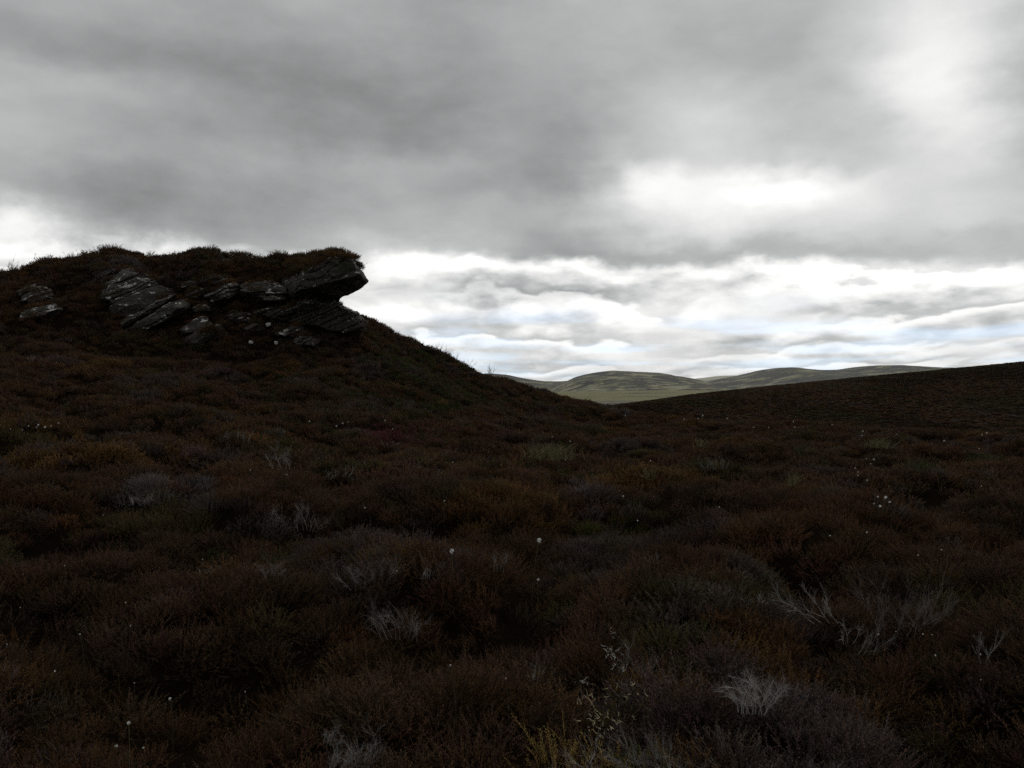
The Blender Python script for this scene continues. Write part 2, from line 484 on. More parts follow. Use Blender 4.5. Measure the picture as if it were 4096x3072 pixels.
# ------------------------------------------------------------------ ground: one sheet out to the horizon
def axis(a, b, step, lo, hi, grow=1.12):
    mid = list(np.arange(a, b, step))
    up = []; s = step; x = b
    while x < hi:
        up.append(x); s *= grow; x += s
    up.append(hi)
    dn = []; s = step; x = a
    while x > lo:
        s *= grow; x -= s
        dn.append(max(x, lo))
    return np.array(dn[::-1] + mid + up)
ax_x = axis(-26, 34, 0.22, -16000, 16000)
ax_y = axis(0, 54, 0.22, -6000, 16000, 1.07)
GX, GY = np.meshgrid(ax_x, ax_y)
GZ = height(GX, GY)
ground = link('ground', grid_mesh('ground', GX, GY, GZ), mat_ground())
tag(ground, kind='structure')

# far hills: each a ridge with a front flank, a back and gullies
def far_hill(name, prof, yr, front, back, mat, floor=FLOOR - 8, seed=0, rough=1.0, power=1.0):
    prof = sorted(prof)
    us = np.linspace(prof[0][0], prof[-1][0], 220)
    pu = np.array([p[0] for p in prof]); pv = np.array([p[1] for p in prof])
    vsil = np.interp(us, pu, pv)
    k = np.ones(7) / 7
    vsil = np.convolve(np.pad(vsil, 3, mode='edge'), k, 'valid')
    t = np.concatenate([np.linspace(0, 1, 60), 1 + np.linspace(0.04, 1, 26)])
    yy = np.where(t <= 1, yr - front * (1 - t), yr + back * (t - 1))
    U, Yg = np.meshgrid(us, yy)
    T = np.repeat(t[:, None], len(us), 1)
    zr = (384 - vsil) / F * yr
    prf = np.where(T <= 1, (np.sin(np.clip(T, 0, 1) * math.pi / 2)) ** power, np.cos((T - 1) * math.pi / 2))
    X = (U - 512) / F * yr * (1 + 0.35 * (Yg / yr - 1))
    nz = (fbm2(X, Yg, 1 / (yr * 0.09), 5, seed) - 0.5) * yr * 0.010 * rough * np.clip(1.0 - np.abs(T - 1) ** 0.01 * 0 , 0, 1) * np.clip(np.abs(T - 1) * 4, 0.03, 1)
    Z = floor + (zr[None, :] - floor) * prf + nz * np.clip(prf * 3, 0, 1)
    o = link(name, grid_mesh(name, X, Yg, Z), mat)
    tag(o, kind='structure')
    return o
m_h1 = mat_hill('hill_heath_near', (0.036, 0.035, 0.031, 1), (0.25, 0.24, 0.15, 1), (0.12, 0.118, 0.060, 1), 0.0085, 0.49, 1)
m_h2 = mat_hill('hill_heath_far', (0.038, 0.038, 0.035, 1), (0.25, 0.24, 0.155, 1), (0.12, 0.118, 0.064, 1), 0.0075, 0.515, 2)
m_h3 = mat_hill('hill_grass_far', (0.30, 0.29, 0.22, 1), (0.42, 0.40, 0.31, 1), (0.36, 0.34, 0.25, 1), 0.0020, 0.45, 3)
m_h4 = mat_hill('hill_grass', (0.075, 0.07, 0.04, 1), (0.18, 0.165, 0.09, 1), (0.115, 0.105, 0.055, 1), 0.009, 0.44, 4)
m_h5 = mat_hill('valley_grass', (0.058, 0.054, 0.022, 1), (0.15, 0.138, 0.05, 1), (0.10, 0.094, 0.033, 1), 0.012, 0.42, 5)
m_h6 = mat_hill('valley_heath', (0.035, 0.032, 0.028, 1), (0.22, 0.20, 0.13, 1), (0.085, 0.078, 0.045, 1), 0.02, 0.50, 6)
q4 = lambda L_: [(a / 4.0, b / 4.0) for a, b in L_]
far_hill('hill', q4([(1500, 1560), (1700, 1525), (1860, 1500), (1960, 1494), (2036, 1501), (2084, 1512), (2160, 1524), (2226, 1526), (2300, 1524), (2420, 1530), (2600, 1545)]), 5200, 1500, 1500, m_h2, seed=3)
far_hill('hill', q4([(2150, 1575), (2226, 1541), (2263, 1526), (2301, 1508), (2334, 1499), (2367, 1492), (2410, 1486), (2443, 1483), (2486, 1485), (2551, 1488), (2622, 1491), (2660, 1497), (2698, 1507), (2746, 1519), (2790, 1530), (2850, 1544), (2950, 1575)]), 4300, 1500, 1200, m_h1, seed=5)
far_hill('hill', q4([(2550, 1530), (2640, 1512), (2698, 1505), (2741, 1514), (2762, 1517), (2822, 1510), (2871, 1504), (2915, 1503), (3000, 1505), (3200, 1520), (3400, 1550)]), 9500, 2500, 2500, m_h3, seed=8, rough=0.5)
far_hill('hill', q4([(2640, 1590), (2720, 1562), (2790, 1545), (2822, 1534), (2877, 1522), (2931, 1510), (2985, 1499), (3039, 1484), (3070, 1477), (3105, 1471), (3130, 1470), (3170, 1474), (3224, 1481), (3278, 1482), (3360, 1480), (3403, 1473), (3441, 1466), (3484, 1463), (3549, 1464), (3630, 1471), (3711, 1477), (3800, 1480), (4000, 1490), (4300, 1530), (4700, 1580)]), 4900, 1900, 1500, m_h2, seed=12)
far_hill('hill', q4([(3150, 1570), (3280, 1540), (3397, 1518), (3495, 1505), (3603, 1491), (3711, 1479), (3819, 1474), (3900, 1467), (4000, 1460), (4300, 1450), (4700, 1470), (5000, 1540)]), 2600, 900, 900, m_h4, seed=15, rough=0.6)
far_hill('valley_field', q4([(1700, 1590), (1900, 1576), (2100, 1569), (2280, 1566), (2443, 1566), (2578, 1563), (2687, 1560), (2795, 1561), (2931, 1563), (3200, 1570), (3500, 1590)]), 2200, 1050, 600, m_h5, floor=FLOOR - 2, seed=19, rough=0.25, power=0.6)
far_hill('valley_heath', q4([(1800, 1625), (2000, 1612), (2200, 1604), (2400, 1604), (2600, 1606), (2900, 1620)]), 1000, 260, 200, m_h6, floor=FLOOR - 2, seed=23, rough=0.6)

# ------------------------------------------------------------------ rocks
M_ROCK = mat_rock()
DIP = R(24)
NB = np.array([-math.sin(DIP), -0.18, math.cos(DIP)]); NB /= np.linalg.norm(NB)
TB = np.array([math.cos(DIP), 0.0, math.sin(DIP)])
def hash1(i, seed=0):
    i = np.asarray(i).astype(np.int64)
    return _h(i, i * 7 + 3, i * 0 + 5, seed)
def strata(V, Nn, thick, amp, seed, dip=None, fine=0.022):
    nb, tb = NB, TB
    if dip is not None:
        nb = np.array([-math.sin(dip), -0.18, math.cos(dip)]); nb /= np.linalg.norm(nb); tb = np.array([math.cos(dip), 0.0, math.sin(dip)])
    s = V @ nb / thick + 1.6 * (fbm(V * 0.7, 3, seed) - 0.5)
    q1 = np.stack([s * 0.45, s * 0 + seed, s * 0], 1)
    s = s + 2.6 * (vnoise(q1, seed + 3) - 0.5)
    ids = np.floor(s); f = s - ids
    along = V @ tb
    blk = np.floor(along / (0.45 + 0.7 * hash1(ids, seed + 5)) + hash1(ids, seed + 9) * 9)
    off = (hash1(ids, seed) - 0.45) * amp + (hash1(ids * 131 + blk, seed + 2) - 0.5) * amp * 0.55
    edge = np.minimum(f, 1 - f)
    groove = -amp * 0.75 * (1 - sstep(edge, 0.0, 0.16))
    side = Nn - (Nn @ nb)[:, None] * nb[None, :]
    l = np.linalg.norm(side, axis=1)
    w = np.clip(l, 0, 1)
    side = side / np.maximum(l, 1e-6)[:, None]
    out = V + side * ((off + groove) * w)[:, None]
    out += Nn * ((fbm(V * 2.2, 3, seed + 20) - 0.5) * 0.16 + (fbm(V * 7.0, 3, seed + 30) - 0.5) * fine * 2.2)[:, None]
    return out
def loft_rock(name, rings, parent, thick=0.22, amp=0.16, seed=0, voxel=0.05, dip=None, origin=(0, 0, 0), cuts=4):
    bm = bmesh.new()
    rv = []
    for ring in rings:
        rv.append([bm.verts.new((p[0] - origin[0], p[1] - origin[1], p[2] - origin[2])) for p in ring])
    n = len(rings[0])
    for a, b in zip(rv[:-1], rv[1:]):
        for i in range(n):
            j = (i + 1) % n
            bm.faces.new((a[i], a[j], b[j], b[i]))
    bm.faces.new(rv[0][::-1]); bm.faces.new(rv[-1])
    bmesh.ops.triangulate(bm, faces=bm.faces[:], ngon_method='EAR_CLIP')
    bmesh.ops.recalc_face_normals(bm, faces=bm.faces[:])
    me = bpy.data.meshes.new(name); bm.to_mesh(me); bm.free()
    tmp = bpy.data.objects.new('tmp', me); COL.objects.link(tmp)
    md = tmp.modifiers.new('remesh', 'REMESH'); md.mode = 'VOXEL'; md.voxel_size = voxel; md.adaptivity = 0.0
    sm = tmp.modifiers.new('smooth', 'SMOOTH'); sm.iterations = 1; sm.factor = 0.5
    dg = bpy.context.evaluated_depsgraph_get(); dg.update()
    out = bpy.data.meshes.new_from_object(tmp.evaluated_get(dg))
    bpy.data.objects.remove(tmp); bpy.data.meshes.remove(me)
    nv = len(out.vertices)
    V = np.empty(nv * 3); out.vertices.foreach_get('co', V); V = V.reshape(-1, 3)
    Nn = np.empty(nv * 3); out.vertices.foreach_get('normal', Nn); Nn = Nn.reshape(-1, 3)
    # flat fracture faces
    gg = np.random.default_rng(seed * 17 + 3)
    mid_, ext = V.mean(0), V.std(0)
    for q in range(cuts):
        cn = gg.normal(0, 1, 3) * np.array([1.0, 0.8, 1.0]); cn[1] = -abs(cn[1]) ; cn /= np.linalg.norm(cn)
        dd_ = (V - mid_) @ cn
        lim = np.quantile(dd_, gg.uniform(0.92, 0.985))
        V = V - np.maximum(dd_ - lim, 0)[:, None] * cn[None, :] * 0.9
    W = strata(V + np.array(origin), Nn, thick, amp, seed, dip) - np.array(origin)
    out.vertices.foreach_set('co', W.ravel())
    out.polygons.foreach_set('use_smooth', np.zeros(len(out.polygons), bool))
    out.update()
    out.materials.clear()
    o = link(name, out, M_ROCK, parent)
    return o
def base_empty(name, p):
    e = bpy.data.objects.new(name, None); COL.objects.link(e); e.location = p; e.empty_display_size = 0.2
    return e
def cen(poly): return (sum(p[0] for p in poly) / len(poly), sum(p[1] for p in poly) / len(poly))
SLABS = []
def slab(root, poly4, bulge, back=1.3, seed=0, thick=0.2, amp=0.14, dip=None, name='slab', shrink=0.84, y=None, voxel=0.05):
    """a bed of rock standing out of the slope; outline given as bearings and heights"""
    poly = [(a / 4.0, b / 4.0) for a, b in poly4]
    cu, cv = cen(poly)
    yc = y if y is not None else (trace(cu, cv, 0.05) or 30.0)
    ring_b, ring_m, ring_f = [], [], []
    for (u, v) in poly:
        yt = trace(u, v, 0.05) or yc + 0.6
        yt = min(max(yt, yc - 1.2), yc + 1.4)
        yv = 0.5 * yt + 0.5 * yc if y is None else y
        eu, ev = cu + (u - cu) * 1.0, cv + (v - cv) * 1.0
        ring_b.append(wp(eu, ev, yv + back))
        ring_m.append(wp(eu, ev, yv - 0.35 * bulge))
        fu, fv = cu + (u - cu) * shrink, cv + (v - cv) * shrink
        ring_f.append(wp(fu, fv, yv - bulge))
    org = tuple(root.location)
    o = loft_rock(name, [ring_b, ring_m, ring_f], root, thick * 0.85, amp * 1.35, seed, voxel, dip, org)
    SLABS.append(o)
    return o
def outcrop(label, slabs, cat='rock', name='rock_outcrop', group='rock outcrops of the crag'):
    pts = [p for s in slabs for p in s['poly4']]
    u = sum(p[0] for p in pts) / len(pts) / 4; v = max(p[1] for p in pts) / 4
    y = trace(u, v, 0.0) or 28.0
    e = base_empty(name, wp(u, v, y))
    tag(e, label, cat, group)
    for k, s in enumerate(slabs):
        slab(e, **s)
    return e
CAP = []
outcrop('far left outcrop of two stacked pale-edged ledges in the heather', [
    dict(poly4=[(62, 1205), (72, 1165), (95, 1150), (125, 1140), (150, 1150), (190, 1142), (198, 1170), (212, 1195), (200, 1212), (120, 1222)], bulge=0.80, seed=1, thick=0.16),
    dict(poly4=[(60, 1290), (70, 1255), (110, 1235), (180, 1218), (225, 1213), (238, 1238), (252, 1250), (245, 1275), (160, 1295)], bulge=0.90, seed=2, thick=0.2)])
outcrop('small dark rock with a white cap left above the big grey slab', [
    dict(poly4=[(362, 1105), (380, 1080), (415, 1068), (445, 1064), (456, 1078), (440, 1100), (400, 1118)], bulge=0.40, seed=3, thick=0.14, amp=0.08)])
outcrop('big broad grey slab face, largest rock left of the overhang', [
    dict(poly4=[(384, 1170), (400, 1150), (440, 1122), (470, 1098), (492, 1078), (530, 1078), (570, 1098), (620, 1125), (655, 1150), (690, 1160), (700, 1178), (650, 1205), (590, 1235), (540, 1262), (480, 1290), (442, 1290), (434, 1240), (400, 1195)], bulge=0.88, seed=4, thick=0.42, amp=0.12, shrink=0.8),
    dict(poly4=[(478, 1098), (492, 1076), (530, 1074), (575, 1090), (630, 1120), (652, 1138), (640, 1142), (570, 1116), (520, 1104)], bulge=1.00, seed=41, thick=0.12, amp=0.07, shrink=0.85),
    dict(poly4=[(400, 1190), (412, 1178), (445, 1174), (450, 1188), (430, 1200), (408, 1204)], bulge=0.80, seed=42, thick=0.1, amp=0.05)])
outcrop('long ramp of thin tilted beds below the big grey slab', [
    dict(poly4=[(452, 1308), (520, 1262), (590, 1225), (650, 1192), (705, 1166), (700, 1190), (640, 1225), (560, 1275), (500, 1312)], bulge=0.72, seed=5, thick=0.13, amp=0.14),
    dict(poly4=[(505, 1318), (580, 1270), (650, 1228), (710, 1200), (750, 1196), (765, 1212), (745, 1240), (690, 1270), (620, 1305), (560, 1322)], bulge=0.88, seed=6, thick=0.15, amp=0.16)])
outcrop('tilted block with a white top corner below the ramp of beds', [
    dict(poly4=[(715, 1325), (750, 1295), (800, 1264), (832, 1262), (848, 1290), (842, 1312), (790, 1330), (735, 1345)], bulge=0.64, seed=7, thick=0.2, amp=0.1),
    dict(poly4=[(725, 1360), (780, 1330), (830, 1314), (848, 1322), (846, 1350), (800, 1378), (745, 1380)], bulge=0.68, seed=8, thick=0.18, amp=0.1)])
outcrop('narrow upright stone with a pale cap beside the tilted block', [
    dict(poly4=[(856, 1310), (862, 1296), (876, 1292), (884, 1312), (892, 1345), (896, 1364), (880, 1372), (862, 1362)], bulge=0.40, back=0.5, seed=9, thick=0.3, amp=0.06)])
outcrop('low broken beds in heather between the big slab and the jutting beds', [
    dict(poly4=[(705, 1140), (740, 1128), (780, 1122), (800, 1132), (770, 1148), (720, 1156)], bulge=0.45, seed=14, thick=0.12, amp=0.1),
    dict(poly4=[(745, 1176), (790, 1160), (825, 1158), (832, 1172), (790, 1190), (755, 1192)], bulge=0.55, seed=15, thick=0.12, amp=0.1),
    dict(poly4=[(770, 1228), (815, 1218), (850, 1226), (846, 1244), (800, 1252), (775, 1244)], bulge=0.5, seed=16, thick=0.12, amp=0.1)])
outcrop('dark broken ledge at the foot of the hollow under the crag', [
    dict(poly4=[(905, 1262), (960, 1246), (1010, 1252), (1020, 1272), (960, 1288), (915, 1282)], bulge=0.4, seed=17, thick=0.12, amp=0.1),
    dict(poly4=[(960, 1312), (1010, 1296), (1055, 1304), (1050, 1322), (990, 1332)], bulge=0.45, seed=18, thick=0.12, amp=0.1)])
outcrop('jutting beds with bright lips left of the dark hollow', [
    dict(poly4=[(785, 1128), (810, 1106), (850, 1096), (890, 1102), (925, 1100), (938, 1118), (920, 1132), (860, 1140), (800, 1142)], bulge=0.48, seed=10, thick=0.13, amp=0.1),
    dict(poly4=[(820, 1180), (850, 1168), (885, 1145), (915, 1134), (950, 1130), (952, 1150), (948, 1175), (920, 1192), (880, 1202), (850, 1214), (835, 1200)], bulge=1.00, seed=11, thick=0.17, amp=0.14)])

# the crag itself: blocks of one bedrock mass
crag_root = base_empty('rock_crag', wp(285, 345, 28.6))
tag(crag_root, 'overhanging rock crag jutting right against the sky like a beaked head, heather on top', 'crag')
CR = tuple(crag_root.location)
r0 = [(1205, 1156), (1196, 1126), (1218, 1088), (1262, 1070), (1290, 1052), (1318, 1034), (1370, 1028), (1408, 1042), (1428, 1078), (1440, 1100), (1400, 1112), (1330, 1127), (1270, 1141), (1236, 1152)]
r1 = [(1150, 1196), (1150, 1140), (1190, 1075), (1240, 1052), (1275, 1035), (1312, 1018), (1372, 1010), (1418, 1030), (1442, 1080), (1474, 1124), (1470, 1138), (1435, 1164), (1370, 1186), (1260, 1196)]
r2 = [(1130, 1228), (1130, 1130), (1165, 1060), (1210, 1030), (1250, 1022), (1300, 1012), (1365, 1010), (1408, 1030), (1428, 1080), (1440, 1118), (1420, 1142), (1385, 1168), (1362, 1208), (1250, 1235)]
r3 = [(1120, 1260), (1110, 1130), (1140, 1060), (1180, 1032), (1230, 1024), (1280, 1020), (1330, 1022), (1370, 1040), (1385, 1080), (1380, 1118), (1370, 1145), (1362, 1175), (1355, 1215), (1250, 1262)]
r4 = [(1120, 1280), (1100, 1150), (1130, 1080), (1160, 1050), (1200, 1040), (1240, 1040), (1270, 1050), (1300, 1070), (1310, 1090), (1315, 1120), (1315, 1150), (1310, 1190), (1300, 1230), (1230, 1280)]
def rg(r, y): return [wp(a / 4.0, b / 4.0, y) for a, b in r]
head = loft_rock('overhang_block', [rg(r4, 33.6), rg(r3, 31.4), rg(r2, 30.0), rg(r1, 29.0), rg(r0, 27.55)], crag_root, 0.85, 0.09, 50, 0.05, R(20), CR, 0)
j0 = [(1010, 1252), (1080, 1232), (1160, 1222), (1250, 1216), (1330, 1218), (1368, 1228), (1412, 1246), (1436, 1270), (1448, 1290), (1440, 1312), (1400, 1324), (1340, 1326), (1240, 1300), (1120, 1274)]
j1 = [(1000, 1258), (1070, 1226), (1150, 1212), (1250, 1200), (1345, 1203), (1385, 1222), (1428, 1242), (1452, 1270), (1463, 1288), (1456, 1318), (1405, 1336), (1340, 1342), (1240, 1322), (1110, 1290)]
j2 = [(1000, 1275), (1070, 1230), (1150, 1214), (1250, 1200), (1338, 1202), (1372, 1222), (1412, 1246), (1436, 1274), (1446, 1292), (1440, 1330), (1405, 1350), (1340, 1360), (1240, 1350), (1110, 1320)]
loft_rock('lower_ledges', [rg(j2, 31.5), rg(j1, 29.3), rg(j0, 28.5)], crag_root, 0.17, 0.20, 60, 0.045, R(22), CR, 0)
slab(crag_root, [(968, 1142), (985, 1132), (1050, 1128), (1085, 1124), (1120, 1136), (1146, 1152), (1142, 1180), (1136, 1212), (1085, 1214), (1030, 1208), (985, 1206), (975, 1170)], 1.0, 2.6, 61, 0.16, 0.16, R(4), 'ledge_block', 0.82, 29.4, 0.045)
slab(crag_root, [(1095, 1262), (1140, 1240), (1200, 1205), (1250, 1196), (1258, 1212), (1200, 1240), (1130, 1266)], 0.5, 1.2, 62, 0.14, 0.08, R(24), 'slab', 0.8, 28.4, 0.045)
outcrop('layered wedge of tilted beds low under the lower jaw of the crag', [
    dict(poly4=[(1082, 1338), (1130, 1320), (1165, 1302), (1200, 1298), (1235, 1318), (1246, 1336), (1200, 1345), (1130, 1352)], bulge=0.8, seed=12, thick=0.12, amp=0.12),
    dict(poly4=[(1170, 1362), (1210, 1345), (1250, 1346), (1275, 1362), (1268, 1378), (1220, 1390), (1180, 1388)], bulge=0.8, seed=13, thick=0.12, amp=0.12)])

# loose pale stones lying in the heather under the crag
M_STONE = mat_plain('pale_stone', (0.50, 0.48, 0.45), 0.35, 9.0)
def stone(u4, v4, w4, label, seed):
    u, v = u4 / 4.0, v4 / 4.0
    y = trace(u, v, 0.25) or 27.5
    s = w4 / 4.0 / F * y / 2
    bm = bmesh.new()
    bmesh.ops.create_icosphere(bm, subdivisions=3, radius=1.0)
    V = np.array([v_.co[:] for v_ in bm.verts])
    d = 0.72 + 0.6 * (fbm(V * 1.3 + seed * 9.1, 3, seed))
    V = V * d[:, None] * np.array([s, s * 0.8, s * 0.55])
    V = np.where(np.abs(V) > s * 0.42, np.sign(V) * s * 0.42 + (V - np.sign(V) * s * 0.42) * 0.25, V)
    for i, v_ in enumerate(bm.verts): v_.co = V[i]
    me = bpy.data.meshes.new('stone'); bm.to_mesh(me); bm.free()
    o = link('stone', me, M_STONE); o.location = wp(u, v, y - 0.15)
    o.rotation_euler = (0, R(-18), seed)
    tag(o, label, 'stone', 'pale stones below the crag')
for i, (u4, v4, w4, lb) in enumerate([
        (1073, 1298, 30, 'flat white stone under the dark hollow of the crag'),
        (1104, 1371, 24, 'round white stone in heather, lowest of the pale stones below the crag'),
        (1004, 1369, 26, 'long pale stone left of the round white stone below the crag'),
        (1155, 1277, 16, 'tiny white stone just right of the dark hollow'),
        (1404, 1342, 20, 'pale stone below the right end of the lower jaw ledges'),
        (1459, 1356, 14, 'tiny white stone in green heather right of the crag foot')]):
    stone(u4, v4, w4, lb, i + 1)

# ------------------------------------------------------------------ heather: shoots on wiry stems, gathered into clumps
class PB:
    """collects tapered three-sided tubes and blades with a colour per vertex"""
    def __init__(s): s.v = []; s.f = []; s.c = []; s.n = 0
    def tube(s, pts, rad, col):
        pts = [np.asarray(p, float) for p in pts]
        k = len(pts)
        for i, p in enumerate(pts):
            d = pts[min(i + 1, k - 1)] - pts[max(i - 1, 0)]
            d = d / (np.linalg.norm(d) + 1e-9)
            a = np.cross(d, (0.31, 0.87, 0.4)); a /= (np.linalg.norm(a) + 1e-9); b = np.cross(d, a)
            if i == k - 1 and rad[i] < 1e-5:
                s.v.append(p); s.c.append(col)
            else:
                for t in (0.0, 2.094, 4.189):
                    s.v.append(p + (a * math.cos(t) + b * math.sin(t)) * rad[i]); s.c.append(col)
        n0 = s.n
        for i in range(k - 1):
            A = n0 + 3 * i; B = A + 3
            if i == k - 2 and rad[-1] < 1e-5:
                for j in range(3): s.f.append((A + j, A + (j + 1) % 3, B))
            else:
                for j in range(3):
                    j2 = (j + 1) % 3
                    s.f.append((A + j, A + j2, B + j2)); s.f.append((A + j, B + j2, B + j))
        s.n = len(s.v)
    def blade(s, pts, wid, side, col):
        n0 = s.n
        for i, p in enumerate(pts):
            s.v.append(np.asarray(p) - side * wid[i]); s.v.append(np.asarray(p) + side * wid[i]); s.c += [col, col]
        for i in range(len(pts) - 1):
            a = n0 + 2 * i
            s.f.append((a, a + 1, a + 3)); s.f.append((a, a + 3, a + 2))
        s.n = len(s.v)
    def mesh(s, name):
        me = np_mesh(name, np.array(s.v), np.array(s.f))
        at = me.color_attributes.new('shade', 'FLOAT_COLOR', 'POINT')
        c = np.ones((len(s.v), 4), np.float32); c[:, :3] = np.array(s.c)
        at.data.foreach_set('color', c.ravel())
        return me
M_HEATHER = mat_plant('heather_leaf', 0.9, spec=0.04)
protos = {}
def proto(coll, name, me, mat):
    me.materials.append(mat)
    o = bpy.data.objects.new(name, me)
    if coll not in protos: protos[coll] = bpy.data.collections.new(coll)
    protos[coll].objects.link(o)
def heather_clump(seed, sprigs, per, rs, r=0.24, h=0.26, slen=(0.09, 0.16), side=(0.014, 0.034)):
    g = np.random.default_rng(seed); b = PB()
    lean = g.normal(0, 0.15, 2)
    for k in range(sprigs):
        th = g.uniform(0, 2 * math.pi); ct = g.uniform(0.0, 1.0) ** 0.7; st = math.sqrt(max(0, 1 - ct * ct))
        q = g.uniform(0.35, 1.0) ** 0.5
        p = np.array([math.cos(th) * st * r, math.sin(th) * st * r, ct * h * 0.62]) * q
        d = np.array([math.cos(th) * st * 0.9 + lean[0], math.sin(th) * st * 0.9 + lean[1], 0.8]) + g.normal(0, 0.30, 3)
        d /= np.linalg.norm(d)
        ln = g.uniform(*slen) * g.choice([0.8, 1.0, 1.25])
        c = np.array([1, 1, 1]) * g.uniform(0.6, 1.45) * np.array([1 + g.normal(0, 0.07), 1, 1 + g.normal(0, 0.07)])
        bend = g.normal(0, 0.14, 3)
        m_ = p + d * ln * 0.5 + bend * ln * 0.4
        e = p + d * ln + bend * ln
        b.tube([p - d * ln * 0.5, m_, e], [rs * 0.7, rs * 0.6, 0.0], tuple(c * 0.9))
        ax = np.cross(d, (0.3, 0.5, 0.8)); ax /= np.linalg.norm(ax); ay = np.cross(d, ax)
        for j in range(per):
            t = 0.12 + 0.85 * (j + g.uniform(0, 1)) / per
            o_ = (p + (m_ - p) * t * 2) if t < 0.5 else (m_ + (e - m_) * (t * 2 - 1))
            w = j * 2.4 + g.uniform(0, 1.2)
            sd_ = (ax * math.cos(w) + ay * math.sin(w)) * g.uniform(0.7, 1.35) + d
            sd_ /= np.linalg.norm(sd_)
            l2 = g.uniform(*side) * (1.25 - 0.6 * t)
            cj = tuple(c * g.uniform(0.75, 1.3))
            b.tube([o_, o_ + sd_ * l2], [rs, 0.0], cj)
    return b.mesh('heather_clump')
for k in range(8):
    sl = [(0.03, 0.07), (0.045, 0.09), (0.07, 0.14), (0.05, 0.11)][k % 4]
    proto('heather_fine', 'heather_clump', heather_clump(100 + k, [150, 130, 80, 110][k % 4], [10, 10, 15, 8][k % 4], [0.0022, 0.0022, 0.0024, 0.0030][k % 4], 0.21, 0.22 + 0.03 * (k % 3), sl, [(0.008, 0.018), (0.008, 0.020), (0.010, 0.024), (0.012, 0.026)][k % 4]), M_HEATHER)
for k in range(5): proto('heather_mid', 'heather_clump', heather_clump(200 + k, 70, 6, 0.0055, 0.23, 0.26 + 0.04 * (k % 3), (0.06, 0.12), (0.02, 0.042)), M_HEATHER)
for k in range(4): proto('heather_far', 'heather_clump', heather_clump(300 + k, 46, 4, 0.022, 0.30, 0.20 + 0.03 * (k % 2), (0.08, 0.12), (0.04, 0.09)), M_HEATHER)

def scatter(name, coll, P_, Rt, S, tint, label, cat):
    me = bpy.data.meshes.new(name)
    n = len(P_)
    me.vertices.add(n); me.vertices.foreach_set('co', np.asarray(P_, np.float32).ravel())
    def attr(nm, typ, field, data):
        a = me.attributes.new(nm, typ, 'POINT'); a.data.foreach_set(field, np.asarray(data).ravel())
    attr('rot', 'FLOAT_VECTOR', 'vector', np.asarray(Rt, np.float32))
    attr('siz', 'FLOAT_VECTOR', 'vector', np.asarray(S, np.float32))
    attr('tint', 'FLOAT_COLOR', 'color', np.concatenate([tint, np.ones((n, 1))], 1).astype(np.float32))
    attr('pick', 'INT', 'value', rng.integers(0, len(protos[coll].objects), n).astype(np.int32))
    o = link(name, me)
    ng = bpy.data.node_groups.new(name + '_scatter', 'GeometryNodeTree')
    ng.interface.new_socket('Geometry', in_out='INPUT', socket_type='NodeSocketGeometry')
    ng.interface.new_socket('Geometry', in_out='OUTPUT', socket_type='NodeSocketGeometry')
    gi = ng.nodes.new('NodeGroupInput'); go = ng.nodes.new('NodeGroupOutput')
    ci = ng.nodes.new('GeometryNodeCollectionInfo'); ci.inputs[0].default_value = protos[coll]
    ci.inputs['Separate Children'].default_value = True; ci.inputs['Reset Children'].default_value = True
    ip = ng.nodes.new('GeometryNodeInstanceOnPoints'); ip.inputs['Pick Instance'].default_value = True
    def named(nm, typ):
        a = ng.nodes.new('GeometryNodeInputNamedAttribute'); a.data_type = typ; a.inputs[0].default_value = nm
        return a.outputs[0]
    L_ = ng.links.new
    L_(gi.outputs[0], ip.inputs['Points']); L_(ci.outputs[0], ip.inputs['Instance'])
    L_(named('pick', 'INT'), ip.inputs['Instance Index'])
    er = ng.nodes.new('FunctionNodeEulerToRotation'); L_(named('rot', 'FLOAT_VECTOR'), er.inputs[0]); L_(er.outputs[0], ip.inputs['Rotation'])
    L_(named('siz', 'FLOAT_VECTOR'), ip.inputs['Scale'])
    L_(ip.outputs[0], go.inputs[0])
    md = o.modifiers.new('scatter', 'NODES'); md.node_group = ng
    tag(o, label, cat, kind='stuff')
    return o
PAL = np.array([
    (0.056, 0.030, 0.016),   # russet
    (0.046, 0.027, 0.017),   # brown
    (0.047, 0.033, 0.015),   # olive brown
    (0.036, 0.033, 0.014),   # green
    (0.052, 0.037, 0.031),   # purple grey
    (0.072, 0.039, 0.015),   # orange brown
    (0.052, 0.029, 0.021),   # dark red
    (0.075, 0.062, 0.057),   # grey, dying back
]) 
PAL = PAL * 1.2
PW = np.array([0.30, 0.27, 0.12, 0.05, 0.12, 0.07, 0.05, 0.02])
def tints(x, y, idx, z=None):
    n = len(x)
    g = np.random.default_rng(77)
    cum = np.cumsum(PW / PW.sum())
    own = np.searchsorted(cum, hash1(np.where(idx >= 0, idx, 0), 3))
    big = fbm2(x, y, 1 / 5.0, 3, 60)
    big = (np.argsort(np.argsort(big)) + 0.5) / n
    reg = np.searchsorted(cum, (big * 3.1) % 1.0)
    pick = np.where((idx >= 0) & (hash1(np.where(idx >= 0, idx, 0), 8) < 0.62), own, reg)
    rnd = np.searchsorted(cum, g.uniform(0, 1, n))
    pick = np.where(g.uniform(0, 1, n) < 0.14, rnd, pick)
    c = PAL[np.clip(pick, 0, len(PAL) - 1)]
    return c * g.uniform(0.75, 1.3, (n, 1)) * (1 + g.normal(0, 0.06, (n, 3)))
def in_view(x, y, margin=3.0): return np.abs(x) < y * 0.70 + margin
def patch(y0, y1, dens, seed, wmul=0.70, wadd=3.0):
    g = np.random.default_rng(seed)
    W = y1 * wmul + wadd
    n = int((y1 - y0) * 2 * W * dens)
    x = g.uniform(-W, W, n); y = g.uniform(y0, y1, n)
    k = in_view(x, y, wadd)
    return x[k], y[k]
